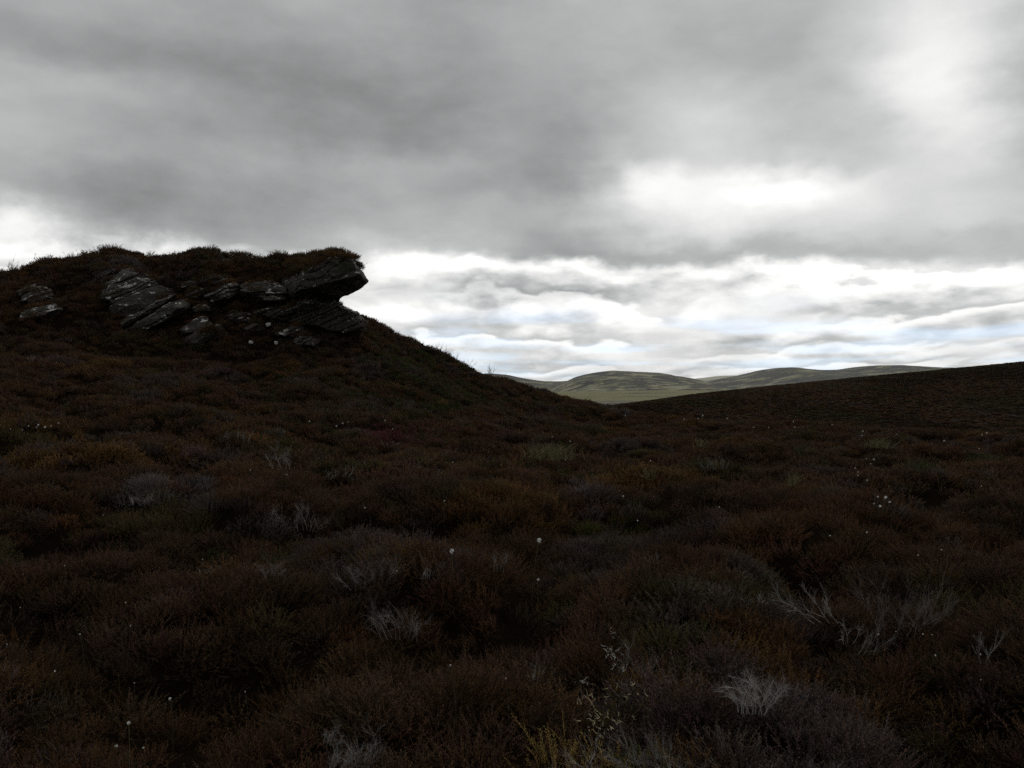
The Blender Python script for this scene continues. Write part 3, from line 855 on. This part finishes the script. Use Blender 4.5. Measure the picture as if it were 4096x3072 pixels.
NO_HEATHER = []          # bearings/heights of bare ground: filled below
def grow(name, coll, x, y, smin, smax, label, seed, vert=(0.75, 1.15), sink=0.04):
    g = np.random.default_rng(seed)
    hz, idx = hummock(x, y)
    z = height(x, y) - sink
    s = g.uniform(smin, smax, len(x)) * np.where(hz < 0.05, 0.72, 0.85 + 0.6 * np.minimum(hz, 0.4))
    S = np.stack([s, s, s * g.uniform(vert[0], vert[1], len(x))], 1)
    ii = np.where(idx >= 0, idx, 0)
    rx, ry = (x - HX[ii]) / HRr[ii] ** 2, (y - HY[ii]) / HRr[ii] ** 2
    qq = np.clip(1 - (x - HX[ii]) * rx - (y - HY[ii]) * ry, 0.05, 1)
    kk = np.where(idx >= 0, -1.2 * HH[ii] * qq ** -0.4, 0.0)
    gx_, gy_ = rx * kk, ry * kk
    gx_, gy_ = np.clip(gx_, -1, 1) * 0.75, np.clip(gy_, -1, 1) * 0.75
    Rt = np.stack([gy_ + g.normal(0, 0.12, len(x)), -gx_ + g.normal(0, 0.12, len(x)), g.uniform(0, 6.28, len(x))], 1)
    T = tints(x, y, idx)
    # local colours seen in the place
    u = 512 + x / np.maximum(y, 0.1) * F; v = 384 - (z + 0.3) / np.maximum(y, 0.1) * F
    def tone(cu, cv, ru, rv, col, amt):
        nonlocal T
        w = (np.exp(-((u - cu) / ru) ** 2 - ((v - cv) / rv) ** 2) * amt)[:, None]
        w = np.where(g.uniform(0, 1, (len(x), 1)) < w, 1.0, 0.0)
        T = T * (1 - w) + np.array(col) * g.uniform(0.8, 1.2, (len(x), 1)) * w
    if y.mean() > 60:
        pf = fbm2(x, y * 0.6, 1 / 14.0, 4, 83)
        T = T * (0.50 + 0.6 * sstep(pf, 0.36, 0.66))[:, None]
        T = np.where((fbm2(x, y * 0.5, 1 / 9.0, 3, 84) > 0.62)[:, None], T * 0.5 + np.array([0.022, 0.021, 0.010]), T)
    tone(395, 425, 32, 10, (0.085, 0.030, 0.030), 0.9)
    tone(440, 392, 60, 16, (0.034, 0.040, 0.014), 0.6)
    tone(408, 356, 30, 12, (0.036, 0.046, 0.014), 0.7)
    tone(610, 505, 40, 12, (0.050, 0.052, 0.012), 0.7)
    tone(612, 712, 36, 28, (0.19, 0.125, 0.04), 0.85)
    tone(625, 742, 44, 22, (0.085, 0.095, 0.028), 0.6)
    tone(170, 440, 60, 14, (0.085, 0.046, 0.016), 0.35)
    tone(330, 390, 90, 25, (0.036, 0.036, 0.014), 0.3)
    tone(800, 700, 160, 60, (0.062, 0.040, 0.036), 0.35)
    tone(300, 640, 260, 110, (0.050, 0.029, 0.014), 0.5)
    return scatter(name, coll, np.stack([x, y, z], 1), Rt, S, T, label, 'heather')
x, y = patch(1.2, 9.5, 46, 21)
grow('heather', 'heather_fine', x, y, 0.60, 0.95, 'dark brown and russet heather covering the near moor in the foreground', 31)
x, y = patch(9.5, 56, 24, 22, 0.70, 4.0)
grow('heather', 'heather_mid', x, y, 0.60, 0.95, 'dark heather over the middle moor and the slope up to the crag', 32)
x, y = patch(56, 168, 5.5, 23, 0.72, 6.0)
k = x > -20
grow('heather', 'heather_far', x[k], y[k], 0.9, 1.7, 'smooth dark heather carpet on the hillside at right', 33, (0.5, 0.9))
# long leggy sprigs standing out of the canopy
def leggy(seed):
    g = np.random.default_rng(seed); b = PB()
    for k in range(12):
        d = np.array([g.normal(0, 0.5), g.normal(0, 0.35), 1.0]); d /= np.linalg.norm(d)
        ln = g.uniform(0.14, 0.30); p = np.array([g.normal(0, 0.05), g.normal(0, 0.05), 0.0])
        m_ = p + d * ln * 0.55 + g.normal(0, 0.02, 3); e = p + d * ln + g.normal(0, 0.04, 3)
        b.tube([p, m_, e], [0.004, 0.0035, 0.0], (0.9, 0.9, 0.9))
        for j in range(12):
            t = g.uniform(0.35, 1.0); o_ = p + (e - p) * t + (m_ - (p + e) / 2) * (1 - abs(2 * t - 1))
            sd_ = d + g.normal(0, 0.6, 3); sd_ /= np.linalg.norm(sd_)
            b.tube([o_, o_ + sd_ * g.uniform(0.025, 0.07)], [0.0065, 0.0], tuple(np.ones(3) * g.uniform(0.7, 1.3)))
    return b.mesh('leggy_sprig')
for k in range(5): proto('leggy', 'leggy_sprig', leggy(400 + k), M_HEATHER)
g = np.random.default_rng(90)
x, y = patch(13, 54, 0.7, 24, 0.70, 4.0)
us = g.uniform(-60, 290, 260); ys = g.uniform(30.5, 33.2, 260)
us2 = g.uniform(368, 580, 110); ys2 = 33.5 + (us2 - 368) * 0.078 + g.normal(0, 1.2, 110)
x = np.concatenate([x, (us - 512) / F * ys, (us2 - 512) / F * ys2]); y = np.concatenate([y, ys, ys2])
keep = fbm2(x, y, 0.9, 2, 71) > 0.47
x, y = x[keep], y[keep]
n = len(x); s = g.uniform(0.7, 1.15, n)
scatter('heather', 'leggy', np.stack([x, y, height(x, y) + 0.02], 1), np.stack([g.normal(0, 0.15, n), g.normal(0.1, 0.15, n), g.uniform(0, 6.28, n)], 1), np.stack([s, s, s], 1), PAL[g.integers(0, 5, n)] * g.uniform(0.7, 1.2, (n, 1)), 'leggy heather sprigs standing out of the canopy and along the skyline', 'heather')
# heather growing on the rock tops
def cap_points(obj, n, test, seed):
    me = obj.data
    nv = len(me.polygons)
    cc_ = np.empty(nv * 3); me.polygons.foreach_get('center', cc_); cc_ = cc_.reshape(-1, 3) + np.array(obj.parent.location)
    nn = np.empty(nv * 3); me.polygons.foreach_get('normal', nn); nn = nn.reshape(-1, 3)
    u = 512 + cc_[:, 0] / cc_[:, 1] * F; v = 384 - cc_[:, 2] / cc_[:, 1] * F
    k = np.where(test(u * 4, v * 4, nn, cc_))[0]
    if len(k) == 0: return np.zeros((0, 3))
    g = np.random.default_rng(seed)
    return cc_[g.choice(k, min(n, len(k)), replace=False)]
cp1 = cap_points(head, 420, lambda u, v, nn, c: ((nn[:, 2] > 0.45) & (v < 1075)) | ((nn[:, 2] > 0.05) & (v < 1112 - (u - 1160) * 0.42) & (u < 1330)), 3)
for q, o_ in enumerate(SLABS):     # and on the ledges of the beds
    add = cap_points(o_, 16, lambda u, v, nn, c_: (nn[:, 2] > 0.55) & (fbm(c_ * 1.1, 2, 5) > 0.50), 100 + q)
    cp1 = np.concatenate([cp1, add])
g = np.random.default_rng(44)
n = len(cp1)
T = PAL[np.array([2, 0, 3, 1, 5])[g.integers(0, 5, n)]] * g.uniform(0.8, 1.3, (n, 1))
s = g.uniform(0.55, 1.1, n)
scatter('heather', 'heather_mid', cp1 - np.array([0, 0, 0.05]), np.stack([g.normal(0.1, 0.2, n), g.normal(0, 0.25, n), g.uniform(0, 6.28, n)], 1), np.stack([s, s, s * g.uniform(0.8, 1.2, n)], 1), T, 'ragged cap of brown and olive heather on top of the crag head', 'heather')

# ------------------------------------------------------------------ cotton grass: a white tuft on a thin stalk
M_COTTON = mat_plain('cotton_white', (0.80, 0.79, 0.76), 0.08, 60.0)
M_STALK2 = mat_plain('cotton_stalk_dark', (0.040, 0.030, 0.016), 0.3, 40.0)
M_STALK = mat_plain('cotton_stalk', (0.10, 0.08, 0.04), 0.3, 40.0)
def cotton_head(seed):
    g = np.random.default_rng(seed); b = PB()
    for k in range(85):
        d = g.normal(0, 1, 3); d[2] = d[2] * 0.8 - 0.1 + 0.4 * d[0]; d /= np.linalg.norm(d)
        ln = g.uniform(0.55, 1.15)
        e = d * ln + np.array([0.25, 0, -0.25]) * ln * ln * 0.8
        side = np.cross(d, g.normal(0, 1, 3)); side /= np.linalg.norm(side)
        b.blade([d * 0.1, d * ln * 0.55, e], [0.10, 0.16, 0.03], side, (1, 1, 1))
    return b.mesh('tuft')
HEADS = [cotton_head(900 + k) for k in range(4)]
for m_ in HEADS: m_.materials.append(M_COTTON)
ORD = ['leftmost', 'second from the left', 'third from the left', 'fourth from the left', 'fifth from the left', 'sixth from the left', 'seventh from the left', 'eighth from the left', 'ninth from the left', 'tenth from the left', 'eleventh from the left', 'twelfth from the left', 'thirteenth from the left', 'fourteenth from the left']
def cotton(u4, v4, size, label, group, base4=None, seed=0):
    u, v = u4 / 4.0, v4 / 4.0
    if base4: y = trace(base4[0] / 4.0, base4[1] / 4.0, 0.24, mounds=True)
    else: y = trace(u, v, 0.29, mounds=True)
    if y is None: y = 34.0
    hx, hy, hz = wp(u, v, y)
    gx = hx if not base4 else (base4[0] / 4.0 - 512) / F * y
    g = random.Random(seed * 13 + 5)
    if not base4: gx = hx + g.uniform(-0.05, 0.05)
    gz = float(height(np.array([gx]), np.array([y]))[0])
    r = base_empty('cotton_grass', (gx, y, gz))
    tag(r, label, 'cotton grass', group, 'thing')
    head_ = link('tuft', HEADS[seed % 4], None, r)
    s = size / 4.0 / F * y * 0.5 * (0.8 if size > 14 else 0.66)
    head_.location = (hx - gx, 0, hz - gz); head_.scale = (s, s, s); head_.rotation_euler = (0, g.uniform(-0.3, 0.3), g.uniform(-0.7, 0.7))
    b = PB()
    H = hz - gz
    tt = np.linspace(0, 1, 7)
    b.tube([((hx - gx) * (t ** 1.7), 0.01 * math.sin(3 * t), H * t) for t in tt], [0.0012 + 0.0001 * y] * 7, (1, 1, 1))
    link('stalk', b.mesh('stalk'), M_STALK if base4 else M_STALK2, r)
def cluster(pts, where, group):
    pts = sorted(pts)
    for i, p in enumerate(pts):
        sz = p[2] if len(p) > 2 else 9
        lab = 'white cotton grass tuft, ' + (ORD[i] if len(pts) > 1 else 'single') + ' ' + where
        cotton(p[0], p[1], sz, lab, group, p[3] if len(p) > 3 else None, seed=int(p[0]) % 97)
cluster([(42, 1716, 7), (90, 1717, 7), (114, 1704, 9), (146, 1708, 10), (152, 1700, 12), (179, 1707, 14), (204, 1704, 9), (234, 1691, 10)], 'in the row on the left slope', 'cotton grass in a row on the left slope')
cluster([(1237, 1685, 10), (1345, 1704, 9), (1370, 1692, 10), (1392, 1687, 7), (1540, 1681, 11), (1570, 1715, 8)], 'below the green slope foot', 'cotton grass below the crag slope')
cluster([(1001, 1880, 8), (1146, 1898, 7), (413, 2060, 6), (810, 2237, 7), (258, 2262, 7)], 'scattered in the mid-left heather', 'cotton grass in the mid-left heather')
cluster([(1777, 2002, 11, (1777, 2022)), (1459, 2030, 9), (1587, 2283, 8), (1811, 1848, 8)], 'left of the middle of the moor', 'cotton grass left of centre')
cotton(1805, 2203, 26, 'bright white cotton grass tuft on a short stalk near the middle', 'nearest cotton grass', (1815, 2240), 3)
cotton(2155, 2160, 26, 'large white cotton grass tuft on a long bent stalk, tallest near the middle', 'nearest cotton grass', (2128, 2300), 7)
cotton(2152, 2318, 15, 'small white cotton grass tuft right below the tall one with the long stalk', 'nearest cotton grass', (2150, 2345), 9)
cluster([(2501, 1662, 8), (2736, 1677, 8), (2793, 1674, 9), (2810, 1662, 11), (2908, 1673, 9), (3014, 1709, 8), (3074, 1709, 8), (3173, 1687, 8), (3178, 1709, 8)], 'along the moor edge below the hillside', 'cotton grass on the moor edge')
cluster([(3328, 1699, 8), (3448, 1742, 8), (3451, 1724, 9), (3588, 1736, 7), (3776, 1763, 10), (3928, 1739, 8), (3947, 1731, 11)], 'on the far right moor edge', 'cotton grass on the far right moor edge')
cluster([(3421, 1872, 8), (3431, 1901, 8), (3432, 1888, 8), (3465, 1835, 7), (3468, 1921, 10), (3483, 1855, 7), (3495, 1837, 12)], 'in the trail above the five', 'cotton grass trail on the right')
cluster([(3496, 2014, 9), (3511, 1987, 13), (3520, 2024, 16), (3541, 1989, 18), (3558, 2007, 14)], 'in the close group of five at right', 'close group of cotton grass')
cluster([(2280, 1765, 9), (2209, 1747, 8), (2261, 1839, 8), (2602, 1843, 8), (2492, 1984, 11), (2550, 2082, 10)], 'right of the straw grass tuft', 'cotton grass around the straw tuft')
cluster([(2877, 2028, 8), (3320, 2142, 9), (3467, 2129, 11), (3672, 2220, 8), (3766, 2199, 9), (3925, 1944, 7), (3916, 1794, 7)], 'sprinkled over the middle right heather', 'cotton grass in the middle right heather')
cluster([(3513, 2536, 10), (3583, 2525, 7), (3691, 2536, 11), (3727, 2539, 7), (3741, 2621, 12), (3921, 2617, 10), (3923, 2719, 8)], 'on the dark mound at lower right', 'cotton grass on the lower right mound')
cluster([(27, 2577, 8), (81, 2430, 7), (219, 2684, 13), (319, 2536, 9), (465, 2982, 17), (503, 2409, 10), (513, 2891, 18, (513, 2935)), (521, 2502, 9), (537, 2731, 7), (573, 2990, 13), (679, 2794, 15), (980, 2766, 9)], 'in the dark heather at lower left', 'cotton grass at lower left')
cluster([(1801, 2661, 12), (2023, 2713, 8)], 'in the heather at bottom centre', 'cotton grass at bottom centre')

# ------------------------------------------------------------------ dead heather: bare grey branching twigs
M_TWIG = mat_plain('grey_twig', (0.21, 0.195, 0.18), 0.45, 25.0)
M_TWIG2 = mat_plain('pale_twig', (0.31, 0.29, 0.265), 0.4, 25.0)
M_TWIG3 = mat_plain('purple_grey_twig', (0.17, 0.142, 0.134), 0.4, 25.0)
def twig(b, g, p, d, ln, r, depth, curl, spread, kids, up=0.15):
    n = 5
    pts = [np.array(p)]; rad = [r]
    dd = np.array(d) / np.linalg.norm(d)
    w = g.normal(0, curl, 3)
    for i in range(n):
        w = w * 0.7 + g.normal(0, curl, 3)
        dd = dd + w * 0.5 + np.array([0, 0, up * 0.3]); dd /= np.linalg.norm(dd)
        pts.append(pts[-1] + dd * ln / n); rad.append(r * (1 - 0.75 * (i + 1) / n))
    b.tube(pts, rad, (1, 1, 1))
    if depth <= 0: return
    for k in range(kids):
        i = g.integers(1, n + 1)
        nd = (pts[i] - pts[i - 1]); nd /= np.linalg.norm(nd)
        nd = nd + g.normal(0, spread, 3)
        twig(b, g, pts[i], nd, ln * g.uniform(0.30, 0.66), max(rad[i] * 0.75, r * 0.4), depth - 1, curl, spread, kids, up)
def dead_bush(u4, v4, w4, h4, label, seed, lean=(0, 0), branches=6, depth=2, kids=5, curl=0.18, spread=0.45, mat=None, thick=1.0, fan=1.0, lift=0.20, name='dead_heather'):
    """u4, v4: foot of the bush; w4, h4: its spread and height"""
    y = trace(u4 / 4.0, v4 / 4.0, lift, mounds=True) or 30.0
    W = w4 / 4.0 / F * y; H = h4 / 4.0 / F * y
    g = np.random.default_rng(seed)
    x0 = (u4 / 4.0 - 512) / F * y
    z0 = (384 - v4 / 4.0) / F * y
    r_ = base_empty(name, (x0, y, z0))
    tag(r_, label, 'dead heather', 'dead heather bushes', 'thing')
    px = y / F
    rt = max(0.0008, px * 0.18) * thick
    for k in range(branches):
        t = (k + 0.5) / branches * 2 - 1 if branches > 1 else 0.0
        d = np.array([t * W * 0.22 * fan + g.normal(0, 0.12) * H + lean[0] * H, g.uniform(-0.35, 0.35) * W, H * g.uniform(0.75, 1.0) * (1 - 0.25 * abs(t)) + lean[1] * H])
        L = np.linalg.norm(d) * 0.78
        b = PB()
        p0 = np.array([t * W * 0.36, g.uniform(-0.12, 0.12) * W, -0.08])
        twig(b, g, p0, d, L * g.uniform(0.85, 1.1), rt * 1.8, depth, curl * 1.6, spread * 1.25, kids + 3)
        link('branch', b.mesh('branch'), mat or M_TWIG, r_)
    return r_
dead_bush(3015, 2770, 170, 200, 'big pale grey upright dead heather bush with wavy twigs at lower right', 1, (0, 0), 13, 2, 6, 0.20, 0.12, M_TWIG2, 1.2, 0.7)
dead_bush(3570, 2490, 260, 250, 'tall fan of thin grey dead heather branches on the right slope', 2, (0.25, 0), 7, 2, 7, 0.08, 0.28, M_TWIG3, 0.8)
dead_bush(3700, 2480, 170, 260, 'two plumed grey branches leaning right beside the tall fan', 3, (0.55, 0), 2, 2, 9, 0.05, 0.28, M_TWIG3, 0.9)
dead_bush(3300, 2440, 180, 150, 'pale forked dead branches leaning left above the wiry clump', 4, (-0.75, 0), 4, 2, 6, 0.10, 0.32, M_TWIG2, 1.0)
dead_bush(3390, 2520, 70, 110, 'thin crooked upright twig pair in the right heather', 5, (0.1, 0), 3, 2, 4, 0.2, 0.3, M_TWIG2, 0.9)
dead_bush(3460, 2560, 110, 120, 'bushy grey dead sprig leaning right in the right heather', 6, (0.6, 0), 4, 2, 6, 0.1, 0.35, M_TWIG, 0.8)
dead_bush(3020, 2365, 120, 50, 'row of short pale twig tips on a russet mound at right', 7, (0.1, 0), 10, 1, 4, 0.12, 0.3, M_TWIG2, 0.9)
dead_bush(2870, 2330, 90, 60, 'small pale wispy sprigs left of the row of twig tips', 8, (0.2, 0), 5, 1, 6, 0.15, 0.4, M_TWIG2, 0.7)
dead_bush(3945, 2590, 80, 150, 'lone forked pale sprig standing near the right edge', 9, (0, 0), 3, 2, 6, 0.05, 0.16, M_TWIG2, 0.8)
dead_bush(2330, 3120, 300, 260, 'long bare pale branches reaching left in the bottom foreground', 10, (-0.35, 0), 4, 2, 3, 0.10, 0.35, M_TWIG2, 1.5)
dead_bush(2380, 2960, 130, 140, 'looped pale stem right of the long bare foreground branches', 11, (-0.2, 0), 3, 1, 3, 0.28, 0.4, M_TWIG2, 1.3)
dead_bush(2620, 3010, 260, 160, 'fluffy grey dead heather leaning left at bottom right of centre', 12, (-0.5, 0), 9, 2, 8, 0.10, 0.35, M_TWIG, 0.8)
dead_bush(1385, 2995, 240, 130, 'wind-swept grey dome of dead twigs bent right at bottom left of centre', 13, (0.55, 0), 8, 2, 8, 0.12, 0.35, M_TWIG, 0.8)
dead_bush(1320, 2890, 100, 70, 'small grey twig tuft left behind the wind-swept dome', 14, (0.3, 0), 5, 2, 6, 0.15, 0.4, M_TWIG, 0.8)
dead_bush(1600, 2500, 210, 170, 'rounded grey dead heather bush in russet heather left of centre', 15, (0, 0), 9, 2, 7, 0.16, 0.3, M_TWIG3, 0.8)
dead_bush(1450, 2310, 150, 120, 'pale wiry twigs left of the short-stalked cotton grass', 16, (-0.1, 0), 6, 2, 6, 0.16, 0.3, M_TWIG, 0.8)
dead_bush(1540, 2290, 90, 130, 'dull upright twigs beside the pale wiry ones', 17, (0.1, 0), 5, 2, 6, 0.12, 0.22, M_TWIG3, 0.8)
dead_bush(1705, 2265, 50, 60, 'small pale sprig just left of the short-stalked cotton grass', 18, (0.05, 0), 4, 1, 5, 0.1, 0.25, M_TWIG2, 0.8)
dead_bush(1995, 2240, 60, 90, 'narrow grey sprig between the two bright cotton grass tufts', 19, (0.1, 0), 4, 2, 6, 0.1, 0.22, M_TWIG, 0.9)
dead_bush(2615, 2215, 60, 55, 'small grey fan right of the tall cotton grass', 20, (0, 0), 5, 1, 6, 0.08, 0.25, M_TWIG, 0.8)
dead_bush(2520, 2640, 200, 130, 'sprawling curved thin branches right of centre in the foreground', 21, (0.6, 0), 5, 2, 4, 0.12, 0.4, M_TWIG, 0.8)
dead_bush(960, 1760, 110, 70, 'pale forked twigs on the lower left slope', 22, (0, 0), 4, 2, 5, 0.08, 0.3, M_TWIG, 0.6)
dead_bush(1130, 1850, 110, 100, 'leaning pale twigs in the purple heather left of centre', 23, (-0.3, 0), 5, 2, 6, 0.14, 0.35, M_TWIG, 0.6)
dead_bush(1320, 1890, 60, 50, 'twin bright wisps of dead heather left of centre', 24, (0.2, 0), 4, 1, 6, 0.1, 0.3, M_TWIG2, 0.6)
dead_bush(1380, 1885, 45, 50, 'small bright wisp just right of the twin wisps', 25, (0.3, 0), 3, 1, 6, 0.1, 0.3, M_TWIG2, 0.6)
dead_bush(1210, 2090, 190, 110, 'broad purple-grey dying heather bush in the mid-left', 26, (0.05, 0), 9, 2, 7, 0.1, 0.3, M_TWIG3, 0.7)
dead_bush(1100, 2075, 70, 80, 'thin grey twigs left of the broad purple-grey bush', 27, (0, 0), 4, 2, 5, 0.12, 0.3, M_TWIG, 0.7)
dead_bush(3300, 3080, 150, 190, 'bare grey forked twigs at the bottom edge on the right', 28, (-0.05, 0), 5, 2, 5, 0.12, 0.25, M_TWIG, 1.0)
dead_bush(2140, 2650, 60, 65, 'short grey brush of twigs in the centre foreground', 29, (0, 0), 5, 1, 7, 0.1, 0.25, M_TWIG, 0.8)
dead_bush(2800, 3080, 260, 130, 'pale branch leaning left at the bottom edge right of centre', 30, (-0.9, 0), 4, 2, 6, 0.1, 0.35, M_TWIG2, 1.1)
dead_bush(3180, 2850, 130, 70, 'thin leaning twigs right of the big upright grey bush', 31, (0.4, 0), 5, 1, 6, 0.12, 0.4, M_TWIG3, 0.8)
dead_bush(820, 2245, 70, 40, 'faint grey twigs low in the left heather', 32, (0.3, 0), 4, 1, 6, 0.12, 0.4, M_TWIG, 0.7)
dead_bush(1080, 2270, 90, 90, 'grey wisps above the russet mound left of centre', 33, (0.1, 0), 5, 2, 6, 0.12, 0.35, M_TWIG3, 0.7)
dead_bush(560, 1990, 110, 60, 'dull grey-green twigs in the hollow on the left', 34, (0.2, 0), 6, 2, 6, 0.1, 0.4, M_TWIG, 0.6)
dead_bush(2860, 1860, 120, 60, 'pale grey dead heather mound on the middle right moor', 35, (0, 0), 8, 1, 8, 0.1, 0.4, M_TWIG, 0.6)
dead_bush(1560, 1775, 70, 35, 'pale wisps of dead heather by the reddish patch', 36, (0.1, 0), 5, 1, 6, 0.1, 0.35, M_TWIG2, 0.6)
# heather sprigs that stand clear on the skyline
M_SPRIG = mat_plain('sprig_dark', (0.040, 0.030, 0.018), 0.3, 25.0)
for i, (u4, v4, w4, h4, lb) in enumerate([
        (45, 1072, 26, 34, 'round sprig of heather alone on the far left skyline'),
        (1740, 1420, 80, 50, 'row of heather sprigs on the skyline right of the crag'),
        (1788, 1432, 36, 44, 'leafy sprig at the step in the skyline right of the crag'),
        (1820, 1448, 26, 36, 'small sprig just below the skyline step'),
        (1872, 1466, 40, 28, 'flat-topped sprig low on the right-hand skyline'),
        (1962, 1488, 30, 26, 'dense little tuft on the descending skyline')]):
    y = 44.0 if u4 > 1000 else 32.9
    H = h4 / 4 / F * y; W = w4 / 4 / F * y
    r_ = base_empty('heather_sprig', wp(u4 / 4, v4 / 4, y)); tag(r_, lb, 'heather', 'heather sprigs on the skyline', 'thing')
    g = np.random.default_rng(70 + i)
    for k in range(5):
        b = PB(); t = (k + 0.5) / 5 * 2 - 1
        twig(b, g, np.array([t * W * 0.2, 0, -0.25]), np.array([t * W * 0.6, g.normal(0, 0.05), H + 0.2]), (H + 0.25) * g.uniform(0.6, 0.85), 0.011, 2, 0.12, 0.35, 6)
        link('branch', b.mesh('branch'), M_SPRIG, r_)

# ------------------------------------------------------------------ grass tufts
M_STRAW = mat_plain('straw_grass', (0.145, 0.122, 0.06), 0.4, 20.0)
M_GREEN = mat_plain('green_grass', (0.06, 0.062, 0.026), 0.3, 20.0)
def tuft(u4, v4, w4, h4, label, seed, blades=150, mat=None):
    y = trace(u4 / 4, v4 / 4, 0.22, mounds=True) or 20
    W = w4 / 4 / F * y; H = h4 / 4 / F * y
    g = np.random.default_rng(seed); px = y / F
    o = (wp(u4 / 4, v4 / 4, y))
    r_ = base_empty('grass_tuft', o); tag(r_, label, 'grass', 'pale grass tufts', 'thing')
    for part in range(3):
        b = PB()
        for k in range(blades // 3):
            p = np.array([g.normal(0, 0.24) * W, g.normal(0, 0.22) * W, -0.1])
            d = np.array([g.normal(0.2, 0.6) * H, g.normal(0, 0.4) * H, (H + 0.1) * g.uniform(0.3, 1.1) * 0.85])
            e = p + d + np.array([g.normal(0, 0.3) * H, 0, -0.12 * H])
            m_ = p + d * 0.6
            side = np.array([1, g.normal(0, 0.5), 0]); side /= np.linalg.norm(side)
            w = px * 0.28
            b.blade([p, m_, e], [w, w * 0.8, w * 0.2], side, (1, 1, 1))
        link('blades', b.mesh('blades'), mat or M_STRAW, r_)
tuft(2195, 1812, 190, 56, 'pale straw grass tuft in the middle of the moor', 1, 330)
tuft(2595, 1890, 44, 40, 'small straw tuft right of the big pale grass tuft', 2, 70)
tuft(3510, 1772, 110, 34, 'faded yellowish grass patch near the right moor edge', 3, 150)
tuft(3165, 1910, 44, 40, 'short straw sprigs on the middle right moor', 4, 60)
tuft(3200, 1800, 40, 34, 'small green grass tuft on the right moor below the hillside', 5, 60, M_GREEN)
tuft(2800, 1770, 50, 30, 'small pale grass tuft at the near moor edge', 6, 60)
tuft(3690, 1845, 140, 26, 'low olive grass patch in the right heather', 7, 130, M_GREEN)
tuft(1690, 1840, 60, 36, 'thin pale grass on the mound left of centre', 8, 60)

# ------------------------------------------------------------------ lichen crusts and curls on the bare ochre ground in front
M_LICH = mat_plain('pale_lichen', (0.36, 0.31, 0.19), 0.3, 40.0)
M_LICH2 = mat_plain('grey_lichen', (0.40, 0.39, 0.36), 0.3, 40.0)
def lichen(spots, label, seed, mat, count, spread):
    g = np.random.default_rng(seed)
    u0 = sum(s_[0] for s_ in spots) / len(spots); v0 = sum(s_[1] for s_ in spots) / len(spots)
    y = trace(u0 / 4, v0 / 4, 0.18, mounds=True) or 5
    o = wp(u0 / 4, v0 / 4, y)
    r_ = base_empty('lichen', o); tag(r_, label, 'lichen', 'lichen in the foreground', 'thing')
    for (u4, v4) in spots:
        yy = trace(u4 / 4, v4 / 4, 0.27, mounds=True) or y
        c = np.array(wp(u4 / 4, v4 / 4, yy)) - np.array(o)
        b = PB()
        for k in range(count):
            p = c + g.normal(0, spread, 3) * np.array([1, 0.7, 0.6])
            twig(b, g, p, g.normal(0, 1, 3) + np.array([0, 0, 0.6]), g.uniform(0.012, 0.028), 0.0016, 1, 0.5, 0.8, 2)
        link('frond', b.mesh('frond'), mat, r_)
lichen([(2390, 2880), (2370, 2905), (2430, 2860), (2455, 2925), (2400, 2940), (2345, 2800), (2365, 2820), (2480, 2880), (2425, 2800), (2540, 2760)], 'yellowish lichen fronds on the ochre bare patch in front', 1, M_LICH, 6, 0.022)
lichen([(2440, 2595), (2432, 2615), (2475, 2650), (2490, 2665), (2445, 2530), (2340, 2728), (2455, 2600)], 'whitish lichen curls on twigs above the ochre patch', 2, M_LICH2, 5, 0.016)

# ------------------------------------------------------------------ the air: thin even haze
hm = bpy.data.materials.new('haze'); hm.use_nodes = True
hm.node_tree.nodes.clear()
ho = hm.node_tree.nodes.new('ShaderNodeOutputMaterial')
hv = hm.node_tree.nodes.new('ShaderNodeVolumePrincipled')
hv.inputs['Color'].default_value = (0.86, 0.92, 1.0, 1)
hv.inputs['Density'].default_value = 1.5e-5
hv.inputs['Anisotropy'].default_value = 0.0
hm.node_tree.links.new(hv.outputs[0], ho.inputs['Volume'])
bm = bmesh.new()
bmesh.ops.create_cube(bm, size=1.0)
for v_ in bm.verts:
    v_.co = Vector((v_.co.x * 34000, v_.co.y * 23500 + 5300, -70.0 if v_.co.z < 0 else 260.0))
me = bpy.data.meshes.new('haze'); bm.to_mesh(me); bm.free()
hz_o = link('haze', me, hm)
tag(hz_o, kind='stuff')
hz_o['label'] = 'thin even haze over the moor and the far hills'; hz_o['category'] = 'haze'
